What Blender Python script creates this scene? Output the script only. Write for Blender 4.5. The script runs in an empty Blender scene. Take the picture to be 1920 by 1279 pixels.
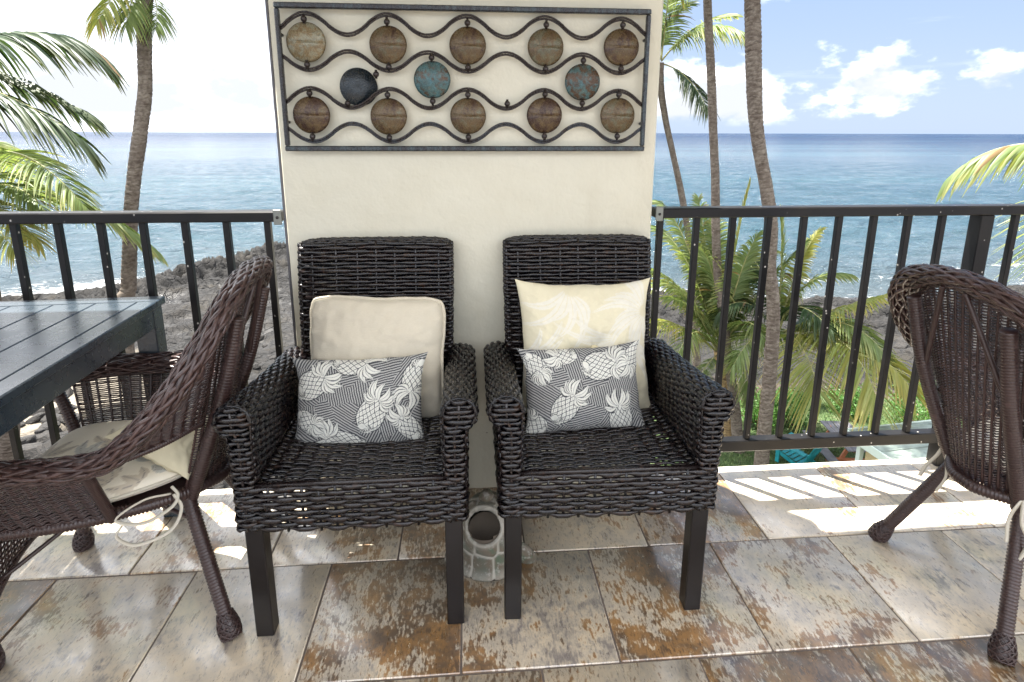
import bpy, math, random
import numpy as np
from mathutils import Vector, Matrix
R = math.radians
rng = np.random.default_rng(7)
random.seed(7)
SC = bpy.context.scene
COL = SC.collection

# ------------------------------------------------------------------ camera
EYE = np.array([0.0, 0.0, 1.3185])
YAW, PITCH, ROLL = 0.0795247, 0.2220255, 0.00250995
FPX, PCX, PCY = 1067.85, 960.0, 489.76          # focal length and principal point in photo pixels
fw = np.array([math.sin(YAW)*math.cos(PITCH), math.cos(YAW)*math.cos(PITCH), -math.sin(PITCH)])
rt0 = np.array([math.cos(YAW), -math.sin(YAW), 0.0]); up0 = np.cross(rt0, fw)
rt = math.cos(ROLL)*rt0 + math.sin(ROLL)*up0
up = -math.sin(ROLL)*rt0 + math.cos(ROLL)*up0
cam = bpy.data.cameras.new('camera'); cam_o = bpy.data.objects.new('camera', cam); COL.objects.link(cam_o)
cam.sensor_width = 36; cam.lens = FPX/1920*36; cam.shift_y = (PCY-639.5)/1920
cam.clip_start = 0.05; cam.clip_end = 60000
cam_o.matrix_world = Matrix(((rt[0], up[0], -fw[0], EYE[0]), (rt[1], up[1], -fw[1], EYE[1]), (rt[2], up[2], -fw[2], EYE[2]), (0, 0, 0, 1)))
SC.camera = cam_o

def at(px, py, dist):
    """world point at horizontal distance dist along the sight line of a photo pixel (a survey of the garden)"""
    d = fw + rt*(px-PCX)/FPX + up*(PCY-py)/FPX
    return EYE + d*dist/math.hypot(d[0], d[1])

# ------------------------------------------------------------------ sky, sun, exposure
SUN_EL, SUN_AZ = R(73), R(-47)
world = bpy.data.worlds.new('World'); SC.world = world; world.use_nodes = True
def build_world():
    nt = world.node_tree; nt.nodes.clear(); L = nt.links.new
    def N(t, **k):
        n = nt.nodes.new(t)
        for a, b in k.items(): setattr(n, a, b)
        return n
    def M(op, a, b=None, c=None):
        n = N('ShaderNodeMath', operation=op)
        for i, v in enumerate((a, b, c)):
            if v is None: continue
            if isinstance(v, (int, float)): n.inputs[i].default_value = v
            else: L(v, n.inputs[i])
        return n.outputs[0]
    def ramp(v, a, b):
        n = N('ShaderNodeMapRange', interpolation_type='SMOOTHSTEP')
        L(v, n.inputs[0]); n.inputs[1].default_value = a; n.inputs[2].default_value = b
        return n.outputs[0]
    def mix(f, a, b):
        n = N('ShaderNodeMix', data_type='RGBA')
        if isinstance(f, (int, float)): n.inputs[0].default_value = f
        else: L(f, n.inputs[0])
        for s, v in ((6, a), (7, b)):
            if isinstance(v, tuple): n.inputs[s].default_value = (*v, 1)
            else: L(v, n.inputs[s])
        return n.outputs[2]
    out = N('ShaderNodeOutputWorld'); bg = N('ShaderNodeBackground')
    sky = N('ShaderNodeTexSky', sky_type='NISHITA'); sky.sun_disc = False
    sky.sun_elevation = SUN_EL; sky.sun_rotation = SUN_AZ
    sky.air_density = 1.1; sky.dust_density = 0.6; sky.ozone_density = 2.2
    tc = N('ShaderNodeTexCoord'); sep = N('ShaderNodeSeparateXYZ'); L(tc.outputs['Generated'], sep.inputs[0])
    x, y, z = sep.outputs
    az = M('ARCTAN2', x, y); el = M('ARCSINE', z)
    def cloud_noise(su, sv, scale, detail, off, rough=0.55, lift=0.0):
        c = N('ShaderNodeCombineXYZ')
        # direction vector with the height stretched: clouds are wider than tall, no seam anywhere
        cs = M('MULTIPLY', x, su); sn = M('MULTIPLY', y, su); ev = M('MULTIPLY', M('ADD', el, lift), sv)
        L(cs, c.inputs[0]); L(sn, c.inputs[1]); L(ev, c.inputs[2])
        n = N('ShaderNodeTexNoise', noise_dimensions='4D'); L(c.outputs[0], n.inputs['Vector'])
        n.inputs['Scale'].default_value = scale; n.inputs['Detail'].default_value = detail
        n.inputs['Roughness'].default_value = rough; n.inputs['W'].default_value = off
        return n.outputs[0]
    # cumulus banks standing on a base line low over the sea
    cum = cloud_noise(1, 1.7, 7.0, 9, CLOUD_W)
    cum2 = cloud_noise(1, 1.7, 7.0, 6, CLOUD_W, lift=0.022)
    big = cloud_noise(1, 1.0, 1.3, 2, CLOUD_BIG)
    # a clear gap in the cloud to the right of the pillar, broken cloud everywhere else
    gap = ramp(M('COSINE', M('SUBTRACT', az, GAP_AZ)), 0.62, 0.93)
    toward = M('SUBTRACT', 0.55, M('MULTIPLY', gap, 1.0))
    bank = M('MULTIPLY', ramp(M('COSINE', M('SUBTRACT', az, R(27))), 0.955, 0.995), 0.075)
    cover = M('ADD', M('ADD', M('MULTIPLY', toward, 0.10), M('MULTIPLY', M('SUBTRACT', big, 0.5), 0.5)), bank)
    top = M('MULTIPLY', M('ABSOLUTE', M('SUBTRACT', el, 0.06)), CLOUD_TOP)
    dens = M('SUBTRACT', M('ADD', cum, cover), M('MINIMUM', top, 0.20))
    dens2 = M('SUBTRACT', M('ADD', cum2, cover), M('MINIMUM', top, 0.20))
    f_cum = M('MULTIPLY', ramp(dens, 0.458, 0.570), ramp(el, 0.008, 0.03))
    # thin high streaks
    st = cloud_noise(1, 9.0, 2.2, 6, 11.4)
    f_st = M('MULTIPLY', M('MULTIPLY', ramp(st, 0.56, 0.75), 0.5), ramp(el, 0.01, 0.05))
    # broad bright veil, thickest outside the gap, put there to light the pillar
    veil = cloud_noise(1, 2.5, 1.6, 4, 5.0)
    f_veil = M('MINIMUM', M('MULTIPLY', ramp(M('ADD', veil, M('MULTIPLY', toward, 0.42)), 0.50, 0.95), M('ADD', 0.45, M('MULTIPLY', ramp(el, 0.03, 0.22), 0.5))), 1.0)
    shade = cloud_noise(1, 2.4, 16.0, 5, 3.3)
    lit = ramp(M('ADD', dens2, M('MULTIPLY', M('SUBTRACT', shade, 0.5), 0.12)), 0.60, 0.455)
    ccol = mix(lit, CLOUD_DARK, CLOUD_LIT)
    skyc = mix(ramp(el, 0.10, -0.02), sky.outputs[0], CLOUD_HAZE)
    hz = N('ShaderNodeMix', data_type='RGBA'); hz.inputs[0].default_value = SKY_MILK
    L(sky.outputs[0], hz.inputs[6]); hz.inputs[7].default_value = (*SKY_TINT, 1)
    hmix = N('ShaderNodeMix', data_type='RGBA')
    L(M('MULTIPLY', ramp(M('ABSOLUTE', el), 0.22, 0.0), 0.6), hmix.inputs[0]); L(hz.outputs[2], hmix.inputs[6]); hmix.inputs[7].default_value = (*CLOUD_HAZE, 1)
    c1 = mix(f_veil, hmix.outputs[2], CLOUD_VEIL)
    low = ramp(cloud_noise(1, 2.0, 3.2, 7, 21.0), 0.38, 0.60); c1 = mix(M('MULTIPLY', M('MULTIPLY', low, M('SUBTRACT', 1.0, gap)), ramp(el, 0.30, 0.05)), c1, (1.08, 1.09, 1.16))
    c2 = mix(f_st, c1, CLOUD_LIT)
    c3 = mix(f_cum, c2, ccol)
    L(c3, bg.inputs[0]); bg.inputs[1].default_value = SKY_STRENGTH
    L(bg.outputs[0], out.inputs[0])
GAP_AZ = R(38)
SKY_STRENGTH = 0.12
CLOUD_W, CLOUD_BIG, CLOUD_TOP = 17.1, 6.0, 2.3
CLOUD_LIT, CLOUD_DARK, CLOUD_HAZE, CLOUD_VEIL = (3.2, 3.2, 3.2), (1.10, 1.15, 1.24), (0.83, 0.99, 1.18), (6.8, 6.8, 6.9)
SKY_MILK, SKY_TINT = 0.97, (0.54, 0.71, 1.08)
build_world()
sun = bpy.data.lights.new('sun', 'SUN'); sun.energy = 3.2; sun.angle = R(0.53); sun.color = (1.0, 0.955, 0.88)
sun_o = bpy.data.objects.new('sun', sun); COL.objects.link(sun_o)
TO_SUN = Vector((math.sin(SUN_AZ)*math.cos(SUN_EL), math.cos(SUN_AZ)*math.cos(SUN_EL), math.sin(SUN_EL)))
sun_o.rotation_euler = TO_SUN.to_track_quat('Z', 'Y').to_euler(); sun_o.location = (-6, 5, 14)
vs = SC.view_settings; vs.view_transform = 'Standard'; vs.look = 'None'; vs.gamma = 1; vs.use_curve_mapping = False
vs.exposure = 2.85
SC.cycles.max_bounces = 10; SC.cycles.diffuse_bounces = 6; SC.cycles.glossy_bounces = 4; SC.cycles.transparent_max_bounces = 8
SC.cycles.sample_clamp_indirect = 8; SC.cycles.use_denoising = True

# ------------------------------------------------------------------ mesh helpers
class MB:
    """collects quads and triangles, becomes ONE mesh object"""
    def __init__(s): s.v = []; s.q = []; s.t = []; s.qm = []; s.tm = []; s.n = 0; s.c = []; s.hasc = False
    def add(s, verts, quads=None, tris=None, m=0, col=None):
        verts = np.asarray(verts, float).reshape(-1, 3)
        if quads is not None and len(quads): s.q.append(np.asarray(quads, int).reshape(-1, 4)+s.n); s.qm.append(np.full(len(s.q[-1]), m))
        if tris is not None and len(tris): s.t.append(np.asarray(tris, int).reshape(-1, 3)+s.n); s.tm.append(np.full(len(s.t[-1]), m))
        s.v.append(verts)
        if col is not None: s.hasc = True; s.c.append(np.asarray(col, float).reshape(-1, 3))
        else: s.c.append(np.ones((len(verts), 3)))
        s.n += len(verts); return s
    def box(s, lo, hi, m=0, bev=0.0, mat=None, taper=None):
        lo = np.array(lo, float); hi = np.array(hi, float)
        if bev <= 0:
            c = np.array([[x, y, z] for z in (0, 1) for y in (0, 1) for x in (0, 1)], float)
            v = lo+c*(hi-lo)
            q = [[0, 2, 3, 1], [4, 5, 7, 6], [0, 1, 5, 4], [2, 6, 7, 3], [0, 4, 6, 2], [1, 3, 7, 5]]
            if mat is not None: v = v@np.array(mat.to_3x3()).T+np.array(mat.translation)
            return s.add(v, q, m=m)
        # chamfered box: 24 verts
        b = min(bev, 0.45*float((hi-lo).min()))
        vs_, idx = [], {}
        for sx in (0, 1):
            for sy in (0, 1):
                for sz in (0, 1):
                    p = np.array([(lo, hi)[sx][0], (lo, hi)[sy][1], (lo, hi)[sz][2]])
                    d = np.array([b if sx == 0 else -b, b if sy == 0 else -b, b if sz == 0 else -b])
                    for ax in range(3):
                        o = p+d; o[ax] = p[ax]; idx[(sx, sy, sz, ax)] = len(vs_); vs_.append(o)
        q, t = [], []
        for ax in range(3):
            o = [a for a in range(3) if a != ax]
            for sd in (0, 1):
                f = []
                for a, c in ((0, 0), (1, 0), (1, 1), (0, 1)):
                    k = [0, 0, 0]; k[ax] = sd; k[o[0]] = a; k[o[1]] = c; f.append(idx[(*k, ax)])
                if (sd == 0) == (ax != 1): f = f[::-1]
                q.append(f)
        for a1 in range(3):
            for a2 in range(a1+1, 3):
                e = 3-a1-a2
                for s1 in (0, 1):
                    for s2 in (0, 1):
                        k0 = [0, 0, 0]; k0[a1] = s1; k0[a2] = s2; k1 = list(k0); k1[e] = 1
                        q.append([idx[(*k0, a1)], idx[(*k0, a2)], idx[(*k1, a2)], idx[(*k1, a1)]])
        for sx in (0, 1):
            for sy in (0, 1):
                for sz in (0, 1): t.append([idx[(sx, sy, sz, a)] for a in range(3)])
        v = np.array(vs_)
        if mat is not None: v = v@np.array(mat.to_3x3()).T+np.array(mat.translation)
        return s.add(v, q, t, m=m)
    def tubes(s, P, A, B, ra, rb, sides=6, m=0, closed=False, caps=True, col=None):
        """P (k,n,3) paths; A,B (k,n,3) ring axes; ra,rb radii broadcast to (k,n)"""
        P = np.asarray(P, float); k, n = P.shape[:2]
        ra = np.broadcast_to(np.asarray(ra, float), (k, n)); rb = np.broadcast_to(np.asarray(rb, float), (k, n))
        th = np.arange(sides)*2*math.pi/sides
        ring = P[:, :, None]+ra[:, :, None, None]*np.cos(th)[None, None, :, None]*A[:, :, None]+rb[:, :, None, None]*np.sin(th)[None, None, :, None]*B[:, :, None]
        i = np.arange(n if closed else n-1); j = np.arange(sides)
        I, J = np.meshgrid(i, j, indexing='ij'); I2 = (I+1) % n; J2 = (J+1) % sides
        f = np.stack([I*sides+J, I*sides+J2, I2*sides+J2, I2*sides+J], -1).reshape(-1, 4)
        f = (f[None]+(np.arange(k)*n*sides)[:, None, None]).reshape(-1, 4)
        t = None
        if caps and not closed:
            a = np.arange(1, sides-1); c0 = np.stack([np.zeros_like(a), a+1, a], -1); c1 = np.stack([np.zeros_like(a), a, a+1], -1)+(n-1)*sides
            t = (np.concatenate([c0, c1])[None]+(np.arange(k)*n*sides)[:, None, None]).reshape(-1, 3)
        cc = None
        if col is not None: cc = np.broadcast_to(np.asarray(col, float), (k*n*sides, 3))
        return s.add(ring, f, t, m=m, col=cc)
    def tube(s, path, r, sides=8, m=0, closed=False, hint=(0.0, 0.0, 1.0), rb=None):
        P = np.asarray(path, float); T = np.gradient(P, axis=0)
        if closed: T = np.roll(P, -1, 0)-np.roll(P, 1, 0)
        T /= np.linalg.norm(T, axis=1)[:, None]+1e-12
        A = np.zeros_like(P); h = np.array(hint, float)
        if abs(T[0]@h) > 0.95: h = np.array([1.0, 0, 0]) if abs(T[0][0]) < 0.9 else np.array([0, 1.0, 0])
        a = h-T[0]*(h@T[0]); a /= np.linalg.norm(a); A[0] = a
        for i in range(1, len(P)):
            a = A[i-1]-T[i]*(A[i-1]@T[i]); A[i] = a/(np.linalg.norm(a)+1e-12)
        Bv = np.cross(T, A)
        r = np.broadcast_to(np.asarray(r, float), (len(P),)); r2 = r if rb is None else np.broadcast_to(np.asarray(rb, float), (len(P),))
        return s.tubes(P[None], A[None], Bv[None], r[None], r2[None], sides, m, closed)
    def grid(s, V, m=0, flip=False, col=None):
        V = np.asarray(V, float); a, b = V.shape[:2]
        I, J = np.meshgrid(np.arange(a-1), np.arange(b-1), indexing='ij')
        f = np.stack([I*b+J, (I+1)*b+J, (I+1)*b+J+1, I*b+J+1], -1).reshape(-1, 4)
        if flip: f = f[:, ::-1]
        return s.add(V.reshape(-1, 3), f, m=m, col=None if col is None else np.asarray(col).reshape(-1, 3))
    def lathe(s, prof, sides=24, m=0, centre=(0, 0, 0)):
        th = np.arange(sides+1)*2*math.pi/sides
        V = np.array([[[r*math.cos(a)+centre[0], r*math.sin(a)+centre[1], z+centre[2]] for a in th] for r, z in prof])
        return s.grid(V, m, flip=True)
    def sphere(s, c, r, m=0, nu=12, nv=8):
        r = np.broadcast_to(np.asarray(r, float), (3,))
        a = np.linspace(0, 2*math.pi, nu+1); b = np.linspace(0.001, math.pi-0.001, nv+1)
        V = np.array([[[c[0]+r[0]*math.sin(q)*math.cos(p), c[1]+r[1]*math.sin(q)*math.sin(p), c[2]+r[2]*math.cos(q)] for p in a] for q in b])
        return s.grid(V, m, flip=False)
    def mesh(s, name, mats, smooth=True):
        V = np.concatenate(s.v); me = bpy.data.meshes.new(name)
        Q = np.concatenate(s.q) if s.q else np.zeros((0, 4), int); T = np.concatenate(s.t) if s.t else np.zeros((0, 3), int)
        nl = Q.size+T.size; npoly = len(Q)+len(T)
        me.vertices.add(len(V)); me.vertices.foreach_set('co', V.astype(np.float32).ravel())
        me.loops.add(nl); me.loops.foreach_set('vertex_index', np.concatenate([Q.ravel(), T.ravel()]).astype(np.int32))
        me.polygons.add(npoly)
        me.polygons.foreach_set('loop_start', np.concatenate([np.arange(len(Q))*4, Q.size+np.arange(len(T))*3]).astype(np.int32))
        mi = np.concatenate([*(s.qm or []), *(s.tm or [])]) if npoly else np.zeros(0)
        if not isinstance(mats, (list, tuple)): mats = [mats]
        for m_ in mats: me.materials.append(m_)
        me.polygons.foreach_set('material_index', mi.astype(np.int32))
        me.polygons.foreach_set('use_smooth', np.full(npoly, bool(smooth)))
        if s.hasc:
            a = me.attributes.new('print', 'FLOAT_COLOR', 'POINT'); c = np.concatenate(s.c)
            a.data.foreach_set('color', np.concatenate([c, np.ones((len(c), 1))], 1).astype(np.float32).ravel())
        me.update(); me.validate(); return me
    def build(s, name, mats, parent=None, smooth=True, loc=None, rot=None, kind=None, label=None, sharp=None):
        me = s.mesh(name, mats, smooth)
        if smooth and sharp is not None: me.set_sharp_from_angle(angle=R(sharp))
        o = bpy.data.objects.new(name, me); COL.objects.link(o)
        if parent is not None: o.parent = parent
        if loc is not None: o.location = loc
        if rot is not None: o.rotation_euler = rot
        if kind: o['kind'] = kind
        if label: o['label'] = label
        return o
def tag(o, label, cat, group=None):
    o['label'] = label; o['category'] = cat
    if group: o['group'] = group
    return o
def empty(name, loc, rot=(0, 0, 0)):
    o = bpy.data.objects.new(name, None); COL.objects.link(o); o.location = loc; o.rotation_euler = rot
    o.empty_display_size = 0.1; return o
def kids(o): return [c for c in bpy.data.objects if c.parent == o]
def copy_tree(o, parent=None):
    c = o.copy(); COL.objects.link(c)
    if parent is not None: c.parent = parent
    for ch in kids(o): copy_tree(ch, c)
    return c
def bez(p0, p1, p2, n):
    t = np.linspace(0, 1, n)[:, None]; p0, p1, p2 = map(lambda a: np.asarray(a, float), (p0, p1, p2))
    return (1-t)**2*p0+2*t*(1-t)*p1+t*t*p2
def spline(pts, n):
    """Catmull-Rom through pts"""
    P = np.asarray(pts, float); P = np.concatenate([[2*P[0]-P[1]], P, [2*P[-1]-P[-2]]]); m = len(P)-3
    u = np.linspace(0, m, n); i = np.minimum(u.astype(int), m-1); f = (u-i)[:, None]
    a, b, c, d = P[i], P[i+1], P[i+2], P[i+3]
    return 0.5*(2*b+(c-a)*f+(2*a-5*b+4*c-d)*f**2+(3*b-a-3*c+d)*f**3)
def hash2(ix, iy, seed):
    h = (ix.astype(np.int64)*374761393+iy.astype(np.int64)*668265263+seed*1442695041) & 0x7fffffff
    h = ((h ^ (h >> 13))*1274126177) & 0x7fffffff
    return ((h ^ (h >> 16)) & 0xffff)/65535.0
def vnoise(x, y, seed=0):
    x = np.asarray(x, float); y = np.asarray(y, float); ix = np.floor(x); iy = np.floor(y); fx = x-ix; fy = y-iy
    fx = fx*fx*(3-2*fx); fy = fy*fy*(3-2*fy)
    a = hash2(ix, iy, seed); b = hash2(ix+1, iy, seed); c = hash2(ix, iy+1, seed); d = hash2(ix+1, iy+1, seed)
    return (a*(1-fx)+b*fx)*(1-fy)+(c*(1-fx)+d*fx)*fy
def fbm(x, y, oct=5, seed=0, gain=0.5):
    s, a, t = 0.0, 1.0, 0.0
    for o in range(oct): s = s+a*vnoise(x*2**o, y*2**o, seed+o); t += a; a *= gain
    return s/t
def sstep(a, b, x):
    t = np.clip((np.asarray(x, float)-a)/(b-a), 0, 1); return t*t*(3-2*t)

# ------------------------------------------------------------------ material helpers
class NT:
    def __init__(s, name):
        s.m = bpy.data.materials.new(name); s.m.use_nodes = True; s.t = s.m.node_tree
        s.b = s.t.nodes['Principled BSDF']; s.o = s.t.nodes['Material Output']
    def n(s, t, **k):
        x = s.t.nodes.new(t)
        for a, b in k.items(): setattr(x, a, b)
        return x
    def l(s, a, b): s.t.links.new(a, b)
    def put(s, sock, v):
        if isinstance(v, (int, float)): sock.default_value = v
        elif isinstance(v, tuple): sock.default_value = (*v, 1) if len(v) == 3 and sock.type == 'RGBA' else v
        else: s.l(v, sock)
    def set(s, **k):
        nm = dict(base='Base Color', rough='Roughness', metal='Metallic', spec='Specular IOR Level', normal='Normal', coat='Coat Weight', coatr='Coat Roughness', trans='Transmission Weight', ior='IOR', sheen='Sheen Weight', sss='Subsurface Weight', alpha='Alpha')
        for a, b in k.items(): s.put(s.b.inputs[nm[a]], b)
        return s
    def math(s, op, a, b=None, c=None):
        x = s.n('ShaderNodeMath', operation=op)
        for i, v in enumerate((a, b, c)):
            if v is not None: s.put(x.inputs[i], v)
        return x.outputs[0]
    def coord(s, kind='Object', scale=(1, 1, 1), off=None):
        tc = s.n('ShaderNodeTexCoord'); mp = s.n('ShaderNodeMapping'); s.l(tc.outputs[kind], mp.inputs[0]); mp.inputs['Scale'].default_value = scale
        if off is not None: s.put(mp.inputs['Location'], off)
        return mp.outputs[0]
    def pos(s, scale=(1, 1, 1)):
        g = s.n('ShaderNodeNewGeometry'); mp = s.n('ShaderNodeMapping'); s.l(g.outputs['Position'], mp.inputs[0]); mp.inputs['Scale'].default_value = scale
        return mp.outputs[0]
    def noise(s, vec, scale, detail=4, rough=0.55, w=None, dist=0.0):
        x = s.n('ShaderNodeTexNoise')
        if w is not None: x.noise_dimensions = '4D'; s.put(x.inputs['W'], w)
        s.l(vec, x.inputs['Vector']); x.inputs['Scale'].default_value = scale; x.inputs['Detail'].default_value = detail
        x.inputs['Roughness'].default_value = rough; x.inputs['Distortion'].default_value = dist
        return x.outputs[0]
    def vor(s, vec, scale, feature='F1', out='Distance'):
        x = s.n('ShaderNodeTexVoronoi', feature=feature); s.l(vec, x.inputs['Vector']); x.inputs['Scale'].default_value = scale
        return x.outputs[out]
    def range(s, v, a, b, c=0.0, d=1.0, smooth=True):
        x = s.n('ShaderNodeMapRange', interpolation_type='SMOOTHSTEP' if smooth else 'LINEAR'); s.put(x.inputs[0], v)
        for i, q in enumerate((a, b, c, d)): s.put(x.inputs[i+1], q)
        return x.outputs[0]
    def mix(s, f, a, b, blend='MIX'):
        x = s.n('ShaderNodeMix', data_type='RGBA', blend_type=blend); s.put(x.inputs[0], f); s.put(x.inputs[6], a); s.put(x.inputs[7], b)
        return x.outputs[2]
    def bump(s, h, strength=0.3, dist=0.01, nrm=None):
        x = s.n('ShaderNodeBump'); s.put(x.inputs['Height'], h); x.inputs['Strength'].default_value = strength; x.inputs['Distance'].default_value = dist
        if nrm is not None: s.l(nrm, x.inputs['Normal'])
        return x.outputs[0]
    def attr(s, name='print'):
        return s.n('ShaderNodeAttribute', attribute_name=name).outputs['Color']
    def island(s): return s.n('ShaderNodeNewGeometry').outputs['Random Per Island']
    def objrand(s): return s.n('ShaderNodeObjectInfo').outputs['Random']
    def wn(s, v, out='Value'):
        x = s.n('ShaderNodeTexWhiteNoise', noise_dimensions='1D'); s.put(x.inputs['W'], v); return x.outputs[out]
def simple(name, base, rough=0.5, metal=0.0, bump=None, vary=0.0, spec=0.5):
    k = NT(name); k.set(rough=rough, metal=metal, spec=spec)
    if vary:
        f = k.noise(k.pos(), 6, 5); k.set(base=k.mix(k.range(f, 0.3, 0.7), tuple(c*(1-vary) for c in base), tuple(min(1, c*(1+vary)) for c in base)))
        k.set(rough=k.range(f, 0.2, 0.8, rough*0.8, min(1, rough*1.25)))
    else: k.set(base=base)
    if bump: k.set(normal=k.bump(k.noise(k.pos(), bump[0], 4), bump[1], bump[2]))
    return k.m

# ================================================================== THE LANAI
TW = 0.4064
X0, YA = -0.03188, 1.5726
EDGE = YA+TW                                             # outer edge of the tiled floor
def m_tile():
    k = NT('tile'); r = k.objrand(); r2 = k.wn(k.math('MULTIPLY', r, 917.3)); r3 = k.wn(k.math('MULTIPLY', r, 391.7))
    W = k.math('MULTIPLY', r, 80.0)
    co = k.coord('Object'); st = k.coord('Object', (62, 20, 1)); st2 = k.coord('Object', (150, 48, 1))
    big = k.noise(co, 4.2, 6, 0.62, W, 0.6)
    mid = k.noise(co, 13, 6, 0.7, k.math('ADD', W, 7.0), 0.4)
    grain = k.noise(st, 1.0, 5, 0.7, k.math('ADD', W, 3.0))
    fine = k.noise(st2, 1.0, 3, 0.6, k.math('ADD', W, 5.0))
    v = k.math('ADD', k.math('MULTIPLY', big, 0.54), k.math('ADD', k.math('MULTIPLY', mid, 0.28), k.math('MULTIPLY', k.noise(k.coord('Object', (1.25, 0.8, 1)), 52, 4, 0.65, W), 0.18)))
    v = k.math('ADD', v, k.math('MULTIPLY', k.math('SUBTRACT', grain, 0.5), 0.26))
    v = k.math('ADD', v, k.math('MULTIPLY', k.math('SUBTRACT', fine, 0.5), 0.30))
    brownish = k.math('ADD', k.math('MULTIPLY', k.math('SUBTRACT', r2, 0.5), 0.16), 0.004)
    rust = k.range(k.math('ADD', v, brownish), 0.50, 0.555)
    c = k.mix(k.range(mid, 0.35, 0.65), (0.52, 0.45, 0.35), (0.72, 0.60, 0.43))
    c = k.mix(k.range(k.math('SUBTRACT', v, k.math('MULTIPLY', r3, 0.08)), 0.43, 0.31), c, (0.26, 0.225, 0.20))
    c = k.mix(k.math('MULTIPLY', rust, 0.92), c, k.mix(k.range(mid, 0.38, 0.66), (0.085, 0.046, 0.022), (0.36, 0.175, 0.045)))
    dark = k.range(k.math('ADD', v, brownish), 0.60, 0.66)
    c = k.mix(k.math('MULTIPLY', dark, 0.8), c, (0.07, 0.045, 0.03))
    pits = k.range(k.noise(st2, 1.3, 3, 0.6, W), 0.60, 0.68)
    c = k.mix(k.math('MULTIPLY', pits, 0.55), c, (0.08, 0.06, 0.05))
    h = k.math('ADD', k.math('MULTIPLY', grain, 0.6), k.math('MULTIPLY', fine, 0.4))
    k.set(base=c, rough=k.range(grain, 0.3, 0.7, 0.24, 0.42), spec=1.0, ior=1.7, coat=0.6, coatr=0.16, normal=k.bump(h, 0.10, 0.004))
    return k.m
M_TILE = m_tile()
M_GROUT = simple('grout', (0.16, 0.13, 0.11), 0.9, bump=(300, 0.4, 0.002))
floor = MB()
floor.box((-3.9, -1.30, -0.30), (3.9, EDGE, -0.004))
floor_o = floor.build('floor', M_GROUT, smooth=False, kind='structure')
tb = MB(); g = 0.0028
tb.box((g, g, -0.012), (TW-g, TW-g, 0.0), bev=0.0022)
tile_me = tb.mesh('tile', M_TILE, True); tile_me.set_sharp_from_angle(angle=R(50))
for row in range(-6, 1):                                 # row 0 lies against the outer edge
    y = YA+row*TW; off = 0.5*TW if row % 2 == 0 else 0.0
    for i in range(-9, 10):
        x = X0+i*TW+off
        if x < -3.7 or x+TW > 3.8: continue
        o = bpy.data.objects.new('tile', tile_me); COL.objects.link(o); o.parent = floor_o
        o.location = (x, y, 0.0008*rng.random()); o.rotation_euler = (R(0.10)*rng.normal(), R(0.10)*rng.normal(), 0)
slab_edge = MB(); slab_edge.box((-3.9, EDGE+0.002, -0.30), (3.9, EDGE+0.07, -0.035), bev=0.004)
slab_edge.build('slab_edge', simple('slab_paint', (0.62, 0.58, 0.48), 0.7, bump=(40, 0.2, 0.003)), kind='structure', smooth=False)

def m_stucco():
    k = NT('stucco'); co = k.pos()
    a = k.noise(co, 3.0, 5, 0.6); b = k.noise(co, 60, 4, 0.6); c = k.noise(k.pos((9, 9, 1.5)), 1.0, 4)
    col = k.mix(k.range(a, 0.3, 0.75), (0.66, 0.64, 0.53), (0.61, 0.585, 0.47))
    col = k.mix(k.math('MULTIPLY', k.range(c, 0.60, 0.80), 0.25), col, (0.50, 0.46, 0.35))
    # scuffs and small chips of paint
    ch = k.vor(k.pos((16, 16, 24)), 1.0)
    gate = k.range(k.noise(k.pos((2.2, 2.2, 9)), 1.0, 2), 0.60, 0.66)
    col = k.mix(k.math('MULTIPLY', k.math('MULTIPLY', k.range(ch, 0.085, 0.045), gate), 0.75), col, (0.30, 0.26, 0.19))
    h = k.math('ADD', k.math('MULTIPLY', b, 0.5), k.math('MULTIPLY', k.noise(co, 14, 3), 1.6))
    k.set(base=col, rough=0.62, normal=k.bump(h, 0.45, 0.006)); return k.m
M_STUCCO = m_stucco()
WX0, WX1, WY = -0.600, 0.643, 1.928
CEIL_Z, CEIL_Y0, CEIL_Y1 = 2.46, 0.15, 2.11
w = MB(); w.box((WX0, WY, -0.034), (WX1, WY+0.24, CEIL_Z), bev=0.007)
wall = w.build('pillar_wall', M_STUCCO, smooth=True, sharp=50)
tag(wall, 'broad cream stucco pillar wall behind the two dark wicker armchairs', 'wall')
t = MB(); t.box((WX0-0.009, WY+0.006, -0.03), (WX0-0.001, WY+0.03, CEIL_Z-0.01), bev=0.002)
t.build('dark_edge_strip', simple('bead', (0.10, 0.10, 0.11), 0.5), wall, smooth=False)  # thin dark strip along the left edge of the wall
c = MB(); c.box((-6.0, CEIL_Y0, CEIL_Z), (6.0, CEIL_Y1, CEIL_Z+0.2), bev=0.01)  # unseen ceiling slab, its depth and edge shaped to set skylight and sun patch
c.build('ceiling', simple('ceiling_paint', (0.80, 0.78, 0.72), 0.8), smooth=False, kind='structure')

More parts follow.
